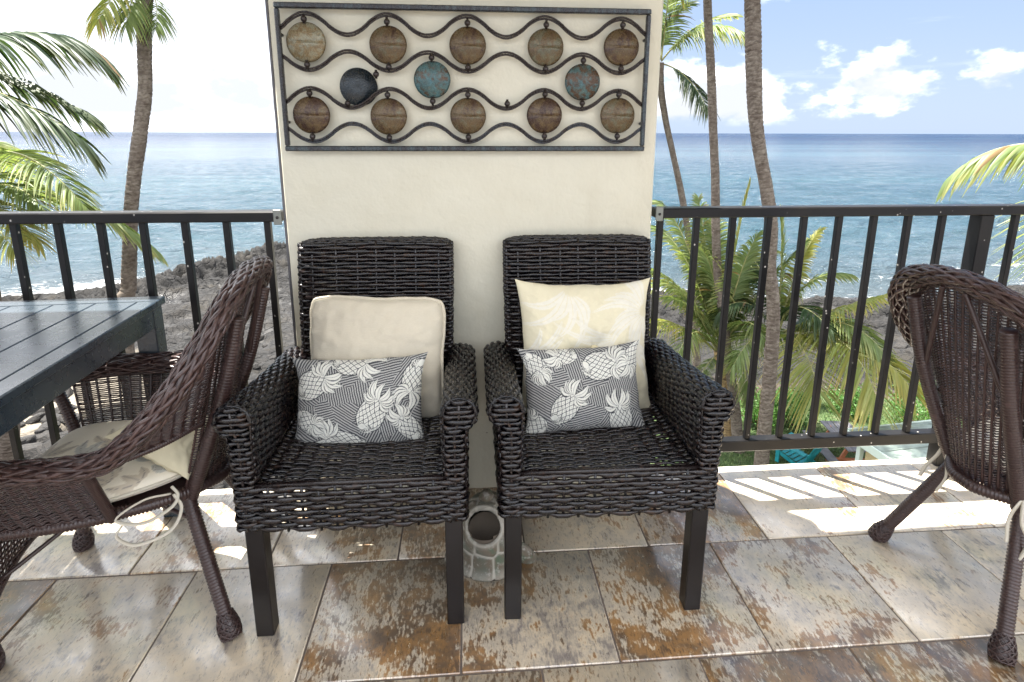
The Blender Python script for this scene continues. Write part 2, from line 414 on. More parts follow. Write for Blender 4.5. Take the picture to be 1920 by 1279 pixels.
# ------------------------------------------------------------------ railings
def m_rail():
    k = NT('rail_metal'); co = k.pos(); f = k.noise(co, 9, 5)
    spots = k.range(k.vor(k.pos((1, 1, 0.8)), 36), 0.13, 0.07)
    keep = k.range(k.noise(co, 7, 3), 0.46, 0.56)
    col = k.mix(k.range(f, 0.35, 0.7), (0.0055, 0.0055, 0.0065), (0.010, 0.009, 0.0085))
    col = k.mix(k.math('MULTIPLY', k.math('MULTIPLY', spots, keep), 0.8), col, (0.55, 0.52, 0.48))
    k.set(base=col, rough=k.range(f, 0.3, 0.7, 0.32, 0.45), metal=0.0, spec=0.28, normal=k.bump(k.noise(co, 120, 3), 0.05, 0.002)); return k.m
M_RAIL = m_rail()
M_BRKT = simple('bracket_metal', (0.20, 0.21, 0.19), 0.45, 0.4)
M_SCREW = simple('screw_metal', (0.05, 0.05, 0.05), 0.4, 0.8)
RY = 1.957
def railing(xa, xb, xs, posts, label, brx):
    e = tag(empty('balcony_railing', ((xa+xb)/2, RY, 0)), label, 'railing', 'railings at the balcony edge')
    cx = (xa+xb)/2
    def P(name, lo, hi, bev=0.003, m=M_RAIL, par=e):
        b = MB(); b.box((lo[0]-cx, lo[1], lo[2]), (hi[0]-cx, hi[1], hi[2]), bev=bev); return b.build(name, m, par, smooth=False)
    P('top_rail', (xa, -0.030, 1.027), (xb, 0.030, 1.062), 0.004)
    P('bottom_rail', (xa, -0.021, 0.100), (xb, 0.021, 0.146), 0.003)
    me = MB(); me.box((-0.0105, -0.0105, 0.1465), (0.0105, 0.0105, 1.0265), bev=0.0015); me = me.mesh('baluster', M_RAIL, False)
    for x in xs:
        o = bpy.data.objects.new('baluster', me); COL.objects.link(o); o.parent = e; o.location = (x-cx, 0, 0)
    for x in posts:
        P('post', (x-0.027, -0.027, -0.03), (x+0.027, 0.027, 1.0265), 0.003)
        P('post_foot', (x-0.05, -0.022, -0.034), (x+0.05, 0.045, -0.026), 0.002)
    b = P('bracket', (brx-0.0135, -0.036, 1.018), (brx+0.0135, -0.0305, 1.069), 0.0025, M_BRKT)
    s = MB(); s.tube([(brx-cx, -0.0385, 1.043), (brx-cx, -0.036, 1.043)], 0.0048, 10); s.build('screw', M_SCREW, b)
sp = 0.1335
railing(-3.6, -0.614, [-1.470-sp*k for k in range(1, 16) if k != 12]+[-1.470+sp*k for k in range(0, 7)], [-1.470-sp*12], 'dark metal railing beside the table, at the left edge of the pillar', -0.625)
railing(0.657, 3.6, [0.683+sp*k+0.0*k for k in range(0, 9)]+[1.909+sp*k for k in range(1, 12)], [1.909], 'dark metal railing in front of the low palms, at the right edge of the pillar', 0.668)

# ================================================================== GROUND, SHORE AND SEA
SEA = -9.3
def ys(X):
    """shoreline: Y of the water's edge"""
    X = np.asarray(X, float)
    return 36.5+17*np.exp(-((X+13.5)/7.0)**2)-3.5*sstep(8, 24, X)+5*sstep(24, 60, X)+2.5*(fbm(X*0.11+5, X*0+2.2, 3, 3)-0.5)-2*sstep(-24, -40, X)
def lawnmask(X, Y): return sstep(3.0, 5.0, X)*(1-sstep(15.6, 17.0, Y+0.8*np.sin(X*0.9)+0.25*(X-10)))
def sandmask(X, Y):
    d = ((X+17.5)/6.0)**2+((Y-21.5)/5.0)**2+1.4*(fbm(X*0.35, Y*0.35, 4, 9)-0.5)
    return 1-sstep(0.75, 1.15, d)
def ground_z(X, Y):
    near = -7.0-1.2*sstep(2, -9, X)
    k = sstep(14.5, 1, (ys(X)-Y))
    t = np.clip((Y-14.5)/np.maximum(ys(X)-14.5, 1), 0, 3)
    z = np.where(t < 1, near+(SEA+0.05-near)*sstep(0, 0.9, t), SEA+0.05-0.22*(Y-ys(X)))
    rocky = (1-lawnmask(X, Y))*(1-sandmask(X, Y))*sstep(13.5, 17, Y)
    big = np.abs(fbm(X*0.16, Y*0.22, 5, 21)-0.5)*2
    rid = 1-np.abs(2*fbm(X*0.75+3, Y*0.95, 5, 33)-1)
    shelf = np.exp(-((Y-ys(X)+3.5)/3.5)**2)
    z = z+rocky*((rid-0.72)*2.0*(0.35+0.9*shelf)+(0.34-big)*0.9*shelf+0.30*shelf)
    ridge = np.exp(-(((X+14.5)/9.0)**2+((Y-44.5)/6.5)**2)); z = z+rocky*ridge*(0.30+(rid-0.70)*1.1+0.8*(fbm(X*0.35, Y*0.5, 4, 91)-0.5))
    pool = np.exp(-(((X+11)/6.0)**2+((Y-28.5)/6.0)**2))
    z = np.where(pool > 0.3, np.minimum(z, SEA-0.10+1.1*(z-SEA)-0.26*pool), z)
    return np.maximum(z, -14)
gx = np.concatenate([np.arange(-90, -34, 1.2), np.arange(-34, 40, 0.16), np.arange(40, 110, 1.4)])
gy = np.concatenate([np.arange(-30, 8, 2.0), np.arange(8, 60, 0.17), np.arange(60, 75, 2)])
GX, GY = np.meshgrid(gx, gy, indexing='ij'); GZ = ground_z(GX, GY)
def m_ground():
    k = NT('shore'); p = k.pos(); sep = k.n('ShaderNodeSeparateColor'); k.l(k.attr('print'), sep.inputs[0]); sand, soil, wet = sep.outputs
    f = k.noise(p, 0.9, 7, 0.65); f2 = k.noise(p, 6, 6, 0.7); f3 = k.noise(p, 25, 4, 0.6)
    rock = k.mix(k.range(k.math('ADD', k.math('MULTIPLY', f, 0.5), k.math('MULTIPLY', f2, 0.5)), 0.38, 0.62), (0.0025, 0.0025, 0.0025), (0.015, 0.0137, 0.0127))
    rock = k.mix(k.math('MULTIPLY', k.range(f3, 0.52, 0.66), 0.5), rock, (0.048, 0.043, 0.038))
    alg = k.range(k.noise(p, 0.35, 5, 0.6), 0.50, 0.62)
    rock = k.mix(k.math('MULTIPLY', alg, 0.30), rock, (0.036, 0.029, 0.018))
    sandc = k.mix(k.range(f2, 0.35, 0.65), (0.17, 0.145, 0.11), (0.21, 0.18, 0.14))
    soilc = k.mix(k.range(f2, 0.35, 0.65), (0.07, 0.05, 0.032), (0.12, 0.088, 0.055))
    wp = k.n('ShaderNodeVectorMath', operation='ADD'); k.l(p, wp.inputs[0]); nz = k.n('ShaderNodeTexNoise'); k.l(p, nz.inputs['Vector']); nz.inputs['Scale'].default_value = 0.8; nz.inputs['Detail'].default_value = 4; k.l(nz.outputs['Color'], wp.inputs[1])
    ed = k.vor(wp.outputs[0], 0.85, 'DISTANCE_TO_EDGE'); ed2 = k.vor(wp.outputs[0], 2.3, 'DISTANCE_TO_EDGE'); crack = k.math('MAXIMUM', k.range(ed, 0.07, 0.01), k.math('MULTIPLY', k.range(ed2, 0.07, 0.01), 0.7))
    rock = k.mix(k.math('MULTIPLY', crack, 0.75), rock, (0.003, 0.003, 0.003))
    c = k.mix(soil, rock, soilc); c = k.mix(sand, c, sandc)
    c = k.mix(k.math('MULTIPLY', wet, 0.45), c, (0.020, 0.019, 0.019))
    h = k.math('ADD', k.math('MULTIPLY', f2, 1.0), k.math('ADD', k.math('MULTIPLY', f3, 0.35), k.math('MULTIPLY', crack, -1.2)))
    k.set(base=c, rough=k.range(wet, 0, 1, 0.92, 0.32), normal=k.bump(h, 0.7, 0.12)); return k.m
gm = MB()
sand = sandmask(GX, GY); soil = (1-sstep(15.8, 18.5, GY+0.2*(GX-10)+1.5*(fbm(GX*.5, GY*.5, 3, 4)-.5)))*sstep(-3, 1, GX)
wet = (1-sstep(0.02, 0.60, GZ-SEA))*(1-sand)
gm.grid(np.stack([GX, GY, GZ], -1), col=np.stack([sand, soil, wet], -1))
gm.build('shore_ground', m_ground(), kind='structure')
# lawn: a sheet a little above the soil
def m_lawn():
    k = NT('lawn'); p = k.pos(); a = k.noise(p, 1.3, 5, 0.6); b = k.noise(p, 18, 5, 0.7); d = k.noise(p, 90, 3, 0.7)
    c = k.mix(k.range(b, 0.3, 0.7), (0.040, 0.080, 0.020), (0.085, 0.135, 0.038))
    c = k.mix(k.math('MULTIPLY', k.range(a, 0.5, 0.68), 0.7), c, (0.17, 0.145, 0.08))
    c = k.mix(k.range(d, 0.35, 0.7, 0.0, 0.5), c, (0.03, 0.06, 0.015))
    k.set(base=c, rough=0.85, normal=k.bump(k.math('ADD', b, d), 0.8, 0.05)); return k.m
M_LAWN = m_lawn()
lx = np.arange(3.0, 22, 0.12); ly = np.arange(4, 18, 0.12); LX, LY = np.meshgrid(lx, ly, indexing='ij')
lm = lawnmask(LX, LY)
LZ = ground_z(LX, LY)+np.where(lm > 0.5, 0.03+0.03*vnoise(LX*9, LY*9, 2), -0.15)
lw = MB(); lw.grid(np.stack([LX, LY, LZ], -1)); lw.build('lawn', M_LAWN, kind='structure')
# real blades so the lawn has a nap
def grass():
    n = 26000; x = rng.uniform(6, 15, n); y = rng.uniform(11.5, 17, n); ok = lawnmask(x, y) > 0.55; x, y = x[ok], y[ok]; n = len(x)
    z = ground_z(x, y)+0.03; a = rng.uniform(0, 2*math.pi, n); h = rng.uniform(0.05, 0.11, n); l = rng.normal(0, 0.04, (n, 2))
    wv = np.stack([np.cos(a), np.sin(a), 0*a], -1)*0.012; b = np.stack([x, y, z], -1); tip = b+np.stack([l[:, 0], l[:, 1], h], -1)
    V = np.stack([b-wv, b+wv, tip], 1).reshape(-1, 3); mb = MB(); mb.add(V, tris=np.arange(3*n).reshape(-1, 3))
    k = NT('grass_blade'); k.set(base=k.mix(k.island(), (0.05, 0.11, 0.025), (0.14, 0.19, 0.06)), rough=0.7)
    o = mb.build('grass', k.m, kind='stuff', smooth=False); tag(o, 'short green grass of the lawn below the balcony', 'grass')
grass()

def m_sea():
    k = NT('sea'); p = k.pos(); sep = k.n('ShaderNodeSeparateColor'); k.l(k.attr('print'), sep.inputs[0]); deep, foam, shal = sep.outputs
    c = k.mix(k.range(deep, 0.15, 0.92), (0.030, 0.066, 0.088), (0.0058, 0.016, 0.044))
    band = k.noise(k.pos((0.004, 0.02, 1)), 1.0, 4); c = k.mix(k.math('MULTIPLY', k.range(band, 0.52, 0.62), 0.45), c, (0.034, 0.080, 0.100))
    c = k.mix(k.math('MULTIPLY', shal, 0.75), c, (0.095, 0.102, 0.102))
    n1 = k.noise(k.pos((1.3, 1.9, 1)), 1.0, 6, 0.65, dist=0.4); n2 = k.noise(k.pos((0.30, 0.42, 1)), 1.0, 6, 0.65, dist=0.5); n3 = k.noise(k.pos((0.03, 0.06, 1)), 1.0, 5, 0.6)
    # foam: lacy, only where the swell breaks
    lace = k.math('ADD', k.math('MULTIPLY', k.noise(k.pos((0.55, 1.3, 1)), 1.0, 8, 0.72, dist=0.9), 0.75), k.math('MULTIPLY', k.vor(k.pos((1.2, 2.2, 1)), 1.0, 'DISTANCE_TO_EDGE'), -0.55))
    ff = k.range(k.math('ADD', lace, k.math('MULTIPLY', foam, 0.55)), 0.66, 0.78)
    caps = k.range(k.noise(k.pos((0.16, 0.8, 1)), 1.0, 6, 0.7), 0.73, 0.78)
    ff = k.math('MAXIMUM', ff, k.math('MULTIPLY', caps, 0.0))
    c = k.mix(ff, c, (0.40, 0.41, 0.41))
    h = k.math('ADD', k.math('MULTIPLY', n1, 0.75), k.math('ADD', k.math('MULTIPLY', n2, 2.2), k.math('MULTIPLY', n3, 2.5)))
    k.set(base=c, rough=k.math('ADD', k.math('MULTIPLY', ff, 0.55), k.range(deep, 0, 1, 0.12, 0.25)), spec=k.range(deep, 0.40, 0.95, 0.58, 0.08), ior=1.33, normal=k.bump(h, 0.9, 1.0)); return k.m
def sea():
    r = np.concatenate([np.geomspace(19, 260, 420), np.geomspace(264, 28000, 90)]); a = np.radians(np.arange(-80, 80.01, 0.22))
    A, RR = np.meshgrid(a, r, indexing='ij'); X = np.sin(A)*RR; Y = np.cos(A)*RR
    amp = np.clip(1.4-RR/260, 0, 1)*sstep(-3, 14, Y-ys(X))
    d1 = X*0.18+Y*0.98; d2 = X*-0.25+Y*0.95; d3 = X*0.5+Y*0.85
    wob = 3*fbm(X*.05, Y*.05, 3, 70)
    z = 0.16*np.sin(d1*0.62+wob*2.0)+0.09*np.sin(d2*1.25+1+wob*3)+0.06*np.sin(d3*2.1+2+wob*4)+0.5*(fbm(X*0.35, Y*0.7, 5, 61)-0.5)
    sw = np.exp(-((Y-ys(X)-9)/2.0)**2)*sstep(5, 20, X)*(0.5+vnoise(X*.12, Y*.05, 8)); z = amp*z+0.45*sw
    deep = np.clip((np.log(RR)-math.log(35))/(math.log(2500)-math.log(35)), 0, 1); off = Y-ys(X)
    patch = fbm(X*.10, Y*.10, 4, 50)
    foam = np.exp(-((off-1.0)/2.4)**2)*(0.25+0.95*patch)+0.85*np.exp(-((off-6.5-3*(patch-.5))/1.1)**2)*sstep(12, 20, X)*(0.35+patch)+0.85*np.exp(-((off-2)/8)**2)*sstep(-6, -16, X)*(0.25+patch)
    foam = np.where(off < -2.5, 0, foam); shal = np.exp(-np.maximum(off+1, 0)/11.0)
    mb = MB(); mb.grid(np.stack([X, Y, SEA+z], -1), flip=True, col=np.stack([deep, np.clip(foam, 0, 1), shal], -1))
    mb.build('sea', m_sea(), kind='structure')
sea()

# ================================================================== WICKER
def weave(mb, S, rows, nst, amp=0.004, ha=0.0036, hb=None, seg=4, sides=6, closed=False, stakes=True, rs=0.004, jit=0.0007, flip=1.0, m=0, phase=0.0, pair=1, ribbed=False):
    """strands running along u over and under stakes that run along v; S(u,v) is vectorised"""
    n = nst*seg+(0 if closed else 1)
    u = np.arange(n)/(nst*seg); v = (np.arange(rows)+0.5)/rows
    U, V = np.meshgrid(u, v); e = 1e-3
    def pt(U, V): return S(U, V)
    def wrap(x): return np.mod(x, 1.0) if closed else np.clip(x, 0, 1)
    P = pt(U, V)
    du = pt(wrap(U+e), V)-pt(wrap(U-e), V); dv = pt(U, np.clip(V+e, 0, 1))-pt(U, np.clip(V-e, 0, 1))
    du /= np.linalg.norm(du, axis=-1, keepdims=True)+1e-12; dv /= np.linalg.norm(dv, axis=-1, keepdims=True)+1e-12
    Nn = np.cross(du, dv)*flip; Nn /= np.linalg.norm(Nn, axis=-1, keepdims=True)+1e-12
    Bv = np.cross(Nn, du)
    sgn = np.where((np.arange(rows)//pair) % 2 == 0, 1.0, -1.0)[:, None]
    wv = np.sin(math.pi*(U*nst+0.5+phase))*sgn
    if ribbed: wv = 2*np.abs(np.sin(math.pi*(U*nst+0.5)))**1.2-1+0.25*np.cos(math.pi*U*nst*2)*sgn
    wv = np.sign(wv)*np.abs(wv)**0.55
    j = rng.normal(0, jit, (rows, n)); j = (j+np.roll(j, 1, 1)+np.roll(j, -1, 1))/2
    jn = rng.normal(0, jit*1.2, (rows, 1))
    P = P+Nn*(amp*wv+jn)[..., None]+Bv*(j+rng.normal(0, jit, (rows, 1)))[..., None]
    if hb is None:
        s0 = pt(np.full(2, 0.5), np.array([0.5-0.5/rows, 0.5+0.5/rows])); hb = 0.46*float(np.linalg.norm(s0[1]-s0[0]))
    hbv = hb*rng.uniform(0.86, 1.08, (rows, 1))*((0.70+0.30*np.abs(wv)) if ribbed else (0.64+0.36*sstep(-0.9, 0.5, wv)))
    mb.tubes(P, Nn, Bv, ha*rng.uniform(0.9, 1.15, (rows, 1)), hbv, sides, m, closed=closed, caps=not closed)
    if stakes:
        ns = nst if closed else nst+1
        us = np.arange(ns)/nst; vv = np.linspace(0, 1, max(4, rows//3)); U2, V2 = np.meshgrid(us, vv, indexing='ij')
        Q = pt(U2, V2); T = pt(U2, np.clip(V2+e, 0, 1))-pt(U2, np.clip(V2-e, 0, 1)); T /= np.linalg.norm(T, axis=-1, keepdims=True)+1e-12
        D = pt(wrap(U2+e), V2)-pt(wrap(U2-e), V2); D /= np.linalg.norm(D, axis=-1, keepdims=True)+1e-12
        N2 = np.cross(D, T); N2 /= np.linalg.norm(N2, axis=-1, keepdims=True)+1e-12
        return (Q, D, N2, rs)
def stakes(mb, st, m=0):
    Q, D, N2, rs = st; mb.tubes(Q, D, N2, rs, rs*0.75, 6, m)

def m_wicker(name, dark, light, worn, rough=0.34, sc=1.0):
    k = NT(name); i = k.island(); p = k.coord('Object', (1, 1, 1))
    n = k.noise(p, 55*sc, 4, 0.6); n2 = k.noise(p, 9, 3)
    c = k.mix(k.range(k.math('ADD', k.math('MULTIPLY', i, 0.6), k.math('MULTIPLY', n2, 0.5)), 0.25, 0.85), dark, light)
    c = k.mix(k.math('MULTIPLY', k.range(n, 0.58, 0.72), 0.75), c, worn)
    k.set(base=c, rough=k.range(n, 0.3, 0.7, rough*0.8, rough*1.4), spec=0.55, normal=k.bump(k.noise(p, 260, 3), 0.15, 0.002)); return k.m
M_DARK = m_wicker('dark_wicker', (0.0018, 0.0018, 0.0032), (0.0092, 0.0054, 0.0052), (0.045, 0.020, 0.010), 0.24)
M_LEG = simple('dark_wood', (0.0055, 0.0042, 0.0046), 0.33, bump=(90, 0.12, 0.002), vary=0.25)

def roundrect(u, hx, hy, r):
    """closed loop, u in 0..1, starts at the middle of the front"""
    a = np.asarray(u)*2*math.pi-math.pi/2
    c, s = np.cos(a), np.sin(a); e = 6.0
    q = (np.abs(c)**e*1.0+np.abs(s)**e)**(-1/e)
    return hx*c*q, hy*s*q
def make_armchair(label, loc, rz):
    e = tag(empty('wicker_armchair', loc, (0, 0, rz)), label, 'armchair', 'dark wicker armchairs against the pillar')
    # legs
    for sx in (-1, 1):
        for y0, y1, zt in ((0.004, 0.050, 0.345), (0.50, 0.545, 0.42)):
            b = MB(); x0, x1 = sorted((sx*0.231, sx*0.277)); b.box((x0, y0, 0), (x1, y1, zt), bev=0.003); b.build('leg', M_LEG, e, smooth=False)
    # front apron
    def S(u, v):
        x = -0.287+0.574*u; z = 0.330+0.124*v; y = -0.004+0.018*np.clip(np.abs(2*u-1)-0.93, 0, 1)/0.07+0.004*np.sin(v*math.pi)*-1
        return np.stack([x, y, z+0.006*np.sin(u*math.pi)*(1-v)*-1], -1)
    a = MB(); st = weave(a, S, 10, 14, amp=0.0036, ha=0.0048, hb=0.0082, seg=6); f = MB(); stakes(f, st)
    f.tube([(-0.236, 0, 0.458), (0, -0.004, 0.460), (0.236, 0, 0.458)], 0.0070, 8)
    ap = f.build('front_apron', M_DARK, e); a.build('woven_strands', M_DARK, ap, kind='stuff')
    # side aprons
    for sx in (-1, 1):
        def S(u, v): return np.stack([0*u+sx*0.288, 0.006+0.53*u, 0.330+0.20*v], -1)
        a = MB(); st = weave(a, S, 15, 12, amp=0.0028, ha=0.0042, hb=0.0078, flip=sx); f = MB(); stakes(f, st)
        o = f.build('side_panel', M_DARK, e); a.build('woven_strands', M_DARK, o, kind='stuff')
    # seat
    def S(u, v): return np.stack([-0.240+0.48*u, 0.004+0.505*v, 0.4565-0.010*v-0.010*np.sin(u*math.pi)*np.sin(np.clip(v, 0, 1)*math.pi)], -1)
    a = MB(); st = weave(a, S, 46, 11, amp=0.0034, ha=0.0044, hb=0.0069, seg=6, flip=1); f = MB(); stakes(f, st)
    for y in (0.12, 0.26, 0.40): f.box((-0.24, y, 0.415), (0.24, y+0.02, 0.43))
    s = f.build('seat', M_DARK, e); a.build('woven_strands', M_DARK, s, kind='stuff')
    # backrest: a woven sleeve round a leaning frame
    def S(u, v):
        hx = 0.243-0.004*np.cos(v*math.pi); x, y = roundrect(u, hx, 0.021, 0.02)
        yc = 0.500+0.085*v-0.012*np.sin(v*math.pi)+0.006*(x/0.24)**2*-1
        z = 0.425+0.538*v+0.006*np.sin((x/0.24+1)*math.pi/2)*np.clip(v-0.9, 0, 1)*10
        return np.stack([x, y+yc, z], -1)
    a = MB(); st = weave(a, S, 46, 26, amp=0.0036, ha=0.0046, hb=0.0080, closed=True, seg=6, flip=1); f = MB(); stakes(f, st)
    xs = np.linspace(-0.243, 0.243, 40)
    for k_, (yy, zz) in enumerate(((0.568, 0.966), (0.576, 0.9715), (0.585, 0.974), (0.594, 0.9715), (0.602, 0.966))):
        pth = np.stack([xs, yy+0.001*np.sin(xs*80+k_), zz-0.012*np.abs(xs/0.243)**8+0.0018*np.sin(xs*math.pi/0.0185+k_*math.pi)], -1); a.tube(pth, 0.0054, 6, hint=(0, 0, 1))
    for sx in (-1, 1): f.tube([(sx*0.215, 0.505, 0.40), (sx*0.215, 0.585, 0.955)], 0.012, 8)
    bk = f.build('backrest', M_DARK, e); a.build('woven_strands', M_DARK, bk, kind='stuff')
    # arms: rolled outward
    for sx in (-1, 1):
        r = 0.0415
        # profile as a polyline from the inner foot over the roll to the outer foot
        th = np.linspace(math.pi, -1.05, 22)
        prof = [(0.238, 0.470), (0.236, 0.55)]+[(0.2735+r*math.cos(t_), 0.632+r*math.sin(t_)) for t_ in th]+[(0.287, 0.585), (0.289, 0.53)]
        prof = np.array(prof); dl = np.r_[0, np.cumsum(np.linalg.norm(np.diff(prof, axis=0), axis=1))]; dl /= dl[-1]
        def S(u, v):
            x = np.interp(v, dl, prof[:, 0]); z = np.interp(v, dl, prof[:, 1]); y = 0.0+0.535*u
            k_ = np.clip((z-0.47)/0.2, 0, 1)
            return np.stack([sx*(x+0.006*u*0), y, z-0.060*(u**1.0)*k_+0.008*np.sin(u*math.pi)*k_*-1], -1)
        a = MB(); st = weave(a, S, 42, 15, amp=0.0034, ha=0.0046, hb=0.0084, seg=6, flip=-sx, phase=0.15); f = MB(); stakes(f, st)
        # front face of the arm: post and round end, short strands bent round the corner
        def S(u, v):
            z = 0.335+0.34*v; h = np.clip(1-((z-0.632)/0.0445)**2, 0, 1)**0.5*0.0445
            lo = np.where(z > 0.600, 0.2735-h, 0.231); hi = np.where(z > 0.585, 0.2735+h, 0.291)
            lo = np.minimum(lo, np.where(z < 0.632, 0.231, lo)); x = lo+(hi-lo)*u
            y = -0.010+0.030*np.clip(np.abs(2*u-1)-0.72, 0, 1)/0.28
            return np.stack([sx*x, y, z], -1)
        b2 = MB(); st2 = weave(a, S, 26, 2, amp=0.0026, ha=0.0042, hb=0.0072, seg=8, flip=sx, stakes=True); stakes(f, st2)
        th = np.linspace(-1.0, math.pi+0.2, 26)
        for q, rr in ((0.004, 0.0425),): a.tube(np.stack([sx*(0.2735+rr*np.cos(th)), 0*th+q-0.004+0.0012*np.sin(th*14+q*900), 0.632+rr*np.sin(th)], -1), 0.0040, 6, hint=(0, 1, 0))
        # dark core so the light does not pour through the roll
        f.tube([(sx*0.2735, 0.005, 0.630), (sx*0.2735, 0.53, 0.575)], 0.033, 10)
        f.box(*(sorted_box((sx*0.240, 0.010, 0.34), (sx*0.282, 0.040, 0.60))))
        o = f.build('arm', M_DARK, e); a.build('woven_strands', M_DARK, o, kind='stuff')
    return e
def sorted_box(a, b): a = np.array(a); b = np.array(b); return tuple(np.minimum(a, b)), tuple(np.maximum(a, b))
ch1 = make_armchair('dark wicker armchair holding the beige pillow, next to the brown barrel chair', (-0.301, 1.309, 0), 0.0)
ch2 = copy_tree(ch1); ch2.location = (0.3645, 1.309, 0); ch2.rotation_euler = (0, 0, R(-0.8))
ch2['label'] = 'dark wicker armchair holding the pale yellow pillow, in front of the right railing'

# ================================================================== PILLOWS
def pillow(name, label, w, h, T, mat, nx=60, ny=60, pinch=0.07, ears=0.03, seed=1, prt=None, wrinkle=0.004, crown=0.5, dimple=None, piping=None, loc=(0, 0, 0), rot=(0, 0, 0), group=None, sag=0.0, cat='pillow'):
    """upright cushion: local x across, z up, front faces -y"""
    u = np.linspace(-1, 1, nx); v = np.linspace(-1, 1, ny); U, V = np.meshgrid(u, v, indexing='ij')
    X = w/2*U*(1-pinch*(1-V**2)**1.0+ears*np.abs(U*V)**6); Z = h/2*V*(1-pinch*(1-U**2)**1.0+ears*np.abs(U*V)**6)
    n1 = fbm(U*2+seed, V*2+seed*3, 3, seed)-0.5
    X = X+0.012*n1*np.abs(U); Z = Z+0.012*(fbm(U*2.2+seed*5, V*1.7, 3, seed+4)-0.5)*np.abs(V)-sag*(1-U**2)*np.clip(V, 0, 1)
    prof = ((1-np.abs(U)**2.6)*(1-np.abs(V)**2.6))**crown
    edge = (1-prof)
    rid = fbm(U*7+seed, V*7-seed, 4, seed+9)-0.5; pk = np.sin(U*23+5*n1)*np.clip(np.abs(V)-0.55, 0, 1)+np.sin(V*21+4*n1)*np.clip(np.abs(U)-0.55, 0, 1)
    D = T/2*prof+(wrinkle*2.2*rid+wrinkle*1.0*pk)*np.minimum(1, prof*2.5)+T*0.10*n1*prof
    if dimple:
        dx, dz, dr, dd = dimple; rr = np.hypot(X-dx, Z-dz); D = D-dd*np.exp(-(rr/dr)**2); an = np.arctan2(Z-dz, X-dx)
        D = D+0.006*np.sin(an*5+1.0)*np.exp(-((rr-0.06)/0.05)**2)
    col = np.ones((nx, ny, 3)) if prt is None else prt(U, V, w, h)
    mb = MB(); mb.grid(np.stack([X, -D, Z], -1), flip=False, col=col); mb.grid(np.stack([X, D*0.9, Z], -1), flip=True, col=col)
    o = mb.build(name, mat, None, loc=loc, rot=rot); tag(o, label, cat, group)
    if piping:
        i0 = np.r_[np.arange(nx), np.full(ny-2, nx-1), np.arange(nx)[::-1], np.zeros(ny-2, int)]; j0 = np.r_[np.zeros(nx, int), np.arange(1, ny-1), np.full(nx, ny-1), np.arange(1, ny-1)[::-1]]
        pth = np.stack([X[i0, j0]*1.006, -D[i0, j0]*0, Z[i0, j0]*1.006], -1)
        pp = MB(); pp.tube(pth, piping, 8, closed=True, hint=(0, 1, 0)); pp.build('piping', mat, o)
    return o
def m_cloth(name, base=None, sc=900, sheen=0.15, bump=0.25, thr=(1, 1, 1)):
    k = NT(name); p = k.coord('Object', thr)
    wv = k.noise(p, sc, 2, 0.5); wv2 = k.noise(p, 30, 4, 0.6)
    c = k.attr() if base is None else base
    c = k.mix(k.range(wv, 0.3, 0.7, 0.0, 0.16), c, k.mix(1.0, c, (0.72, 0.68, 0.62), 'MULTIPLY'))
    k.set(base=c, rough=0.9, spec=0.2, sheen=sheen, normal=k.bump(k.math('ADD', wv, k.math('MULTIPLY', wv2, 1.2)), bump, 0.002)); return k.m
M_BEIGE = m_cloth('beige_cloth', (0.60, 0.55, 0.44), 420, 0.1, 0.6, (0.35, 1, 1.6))
M_PRINT = m_cloth('printed_cloth', None, 900, 0.1, 0.2)

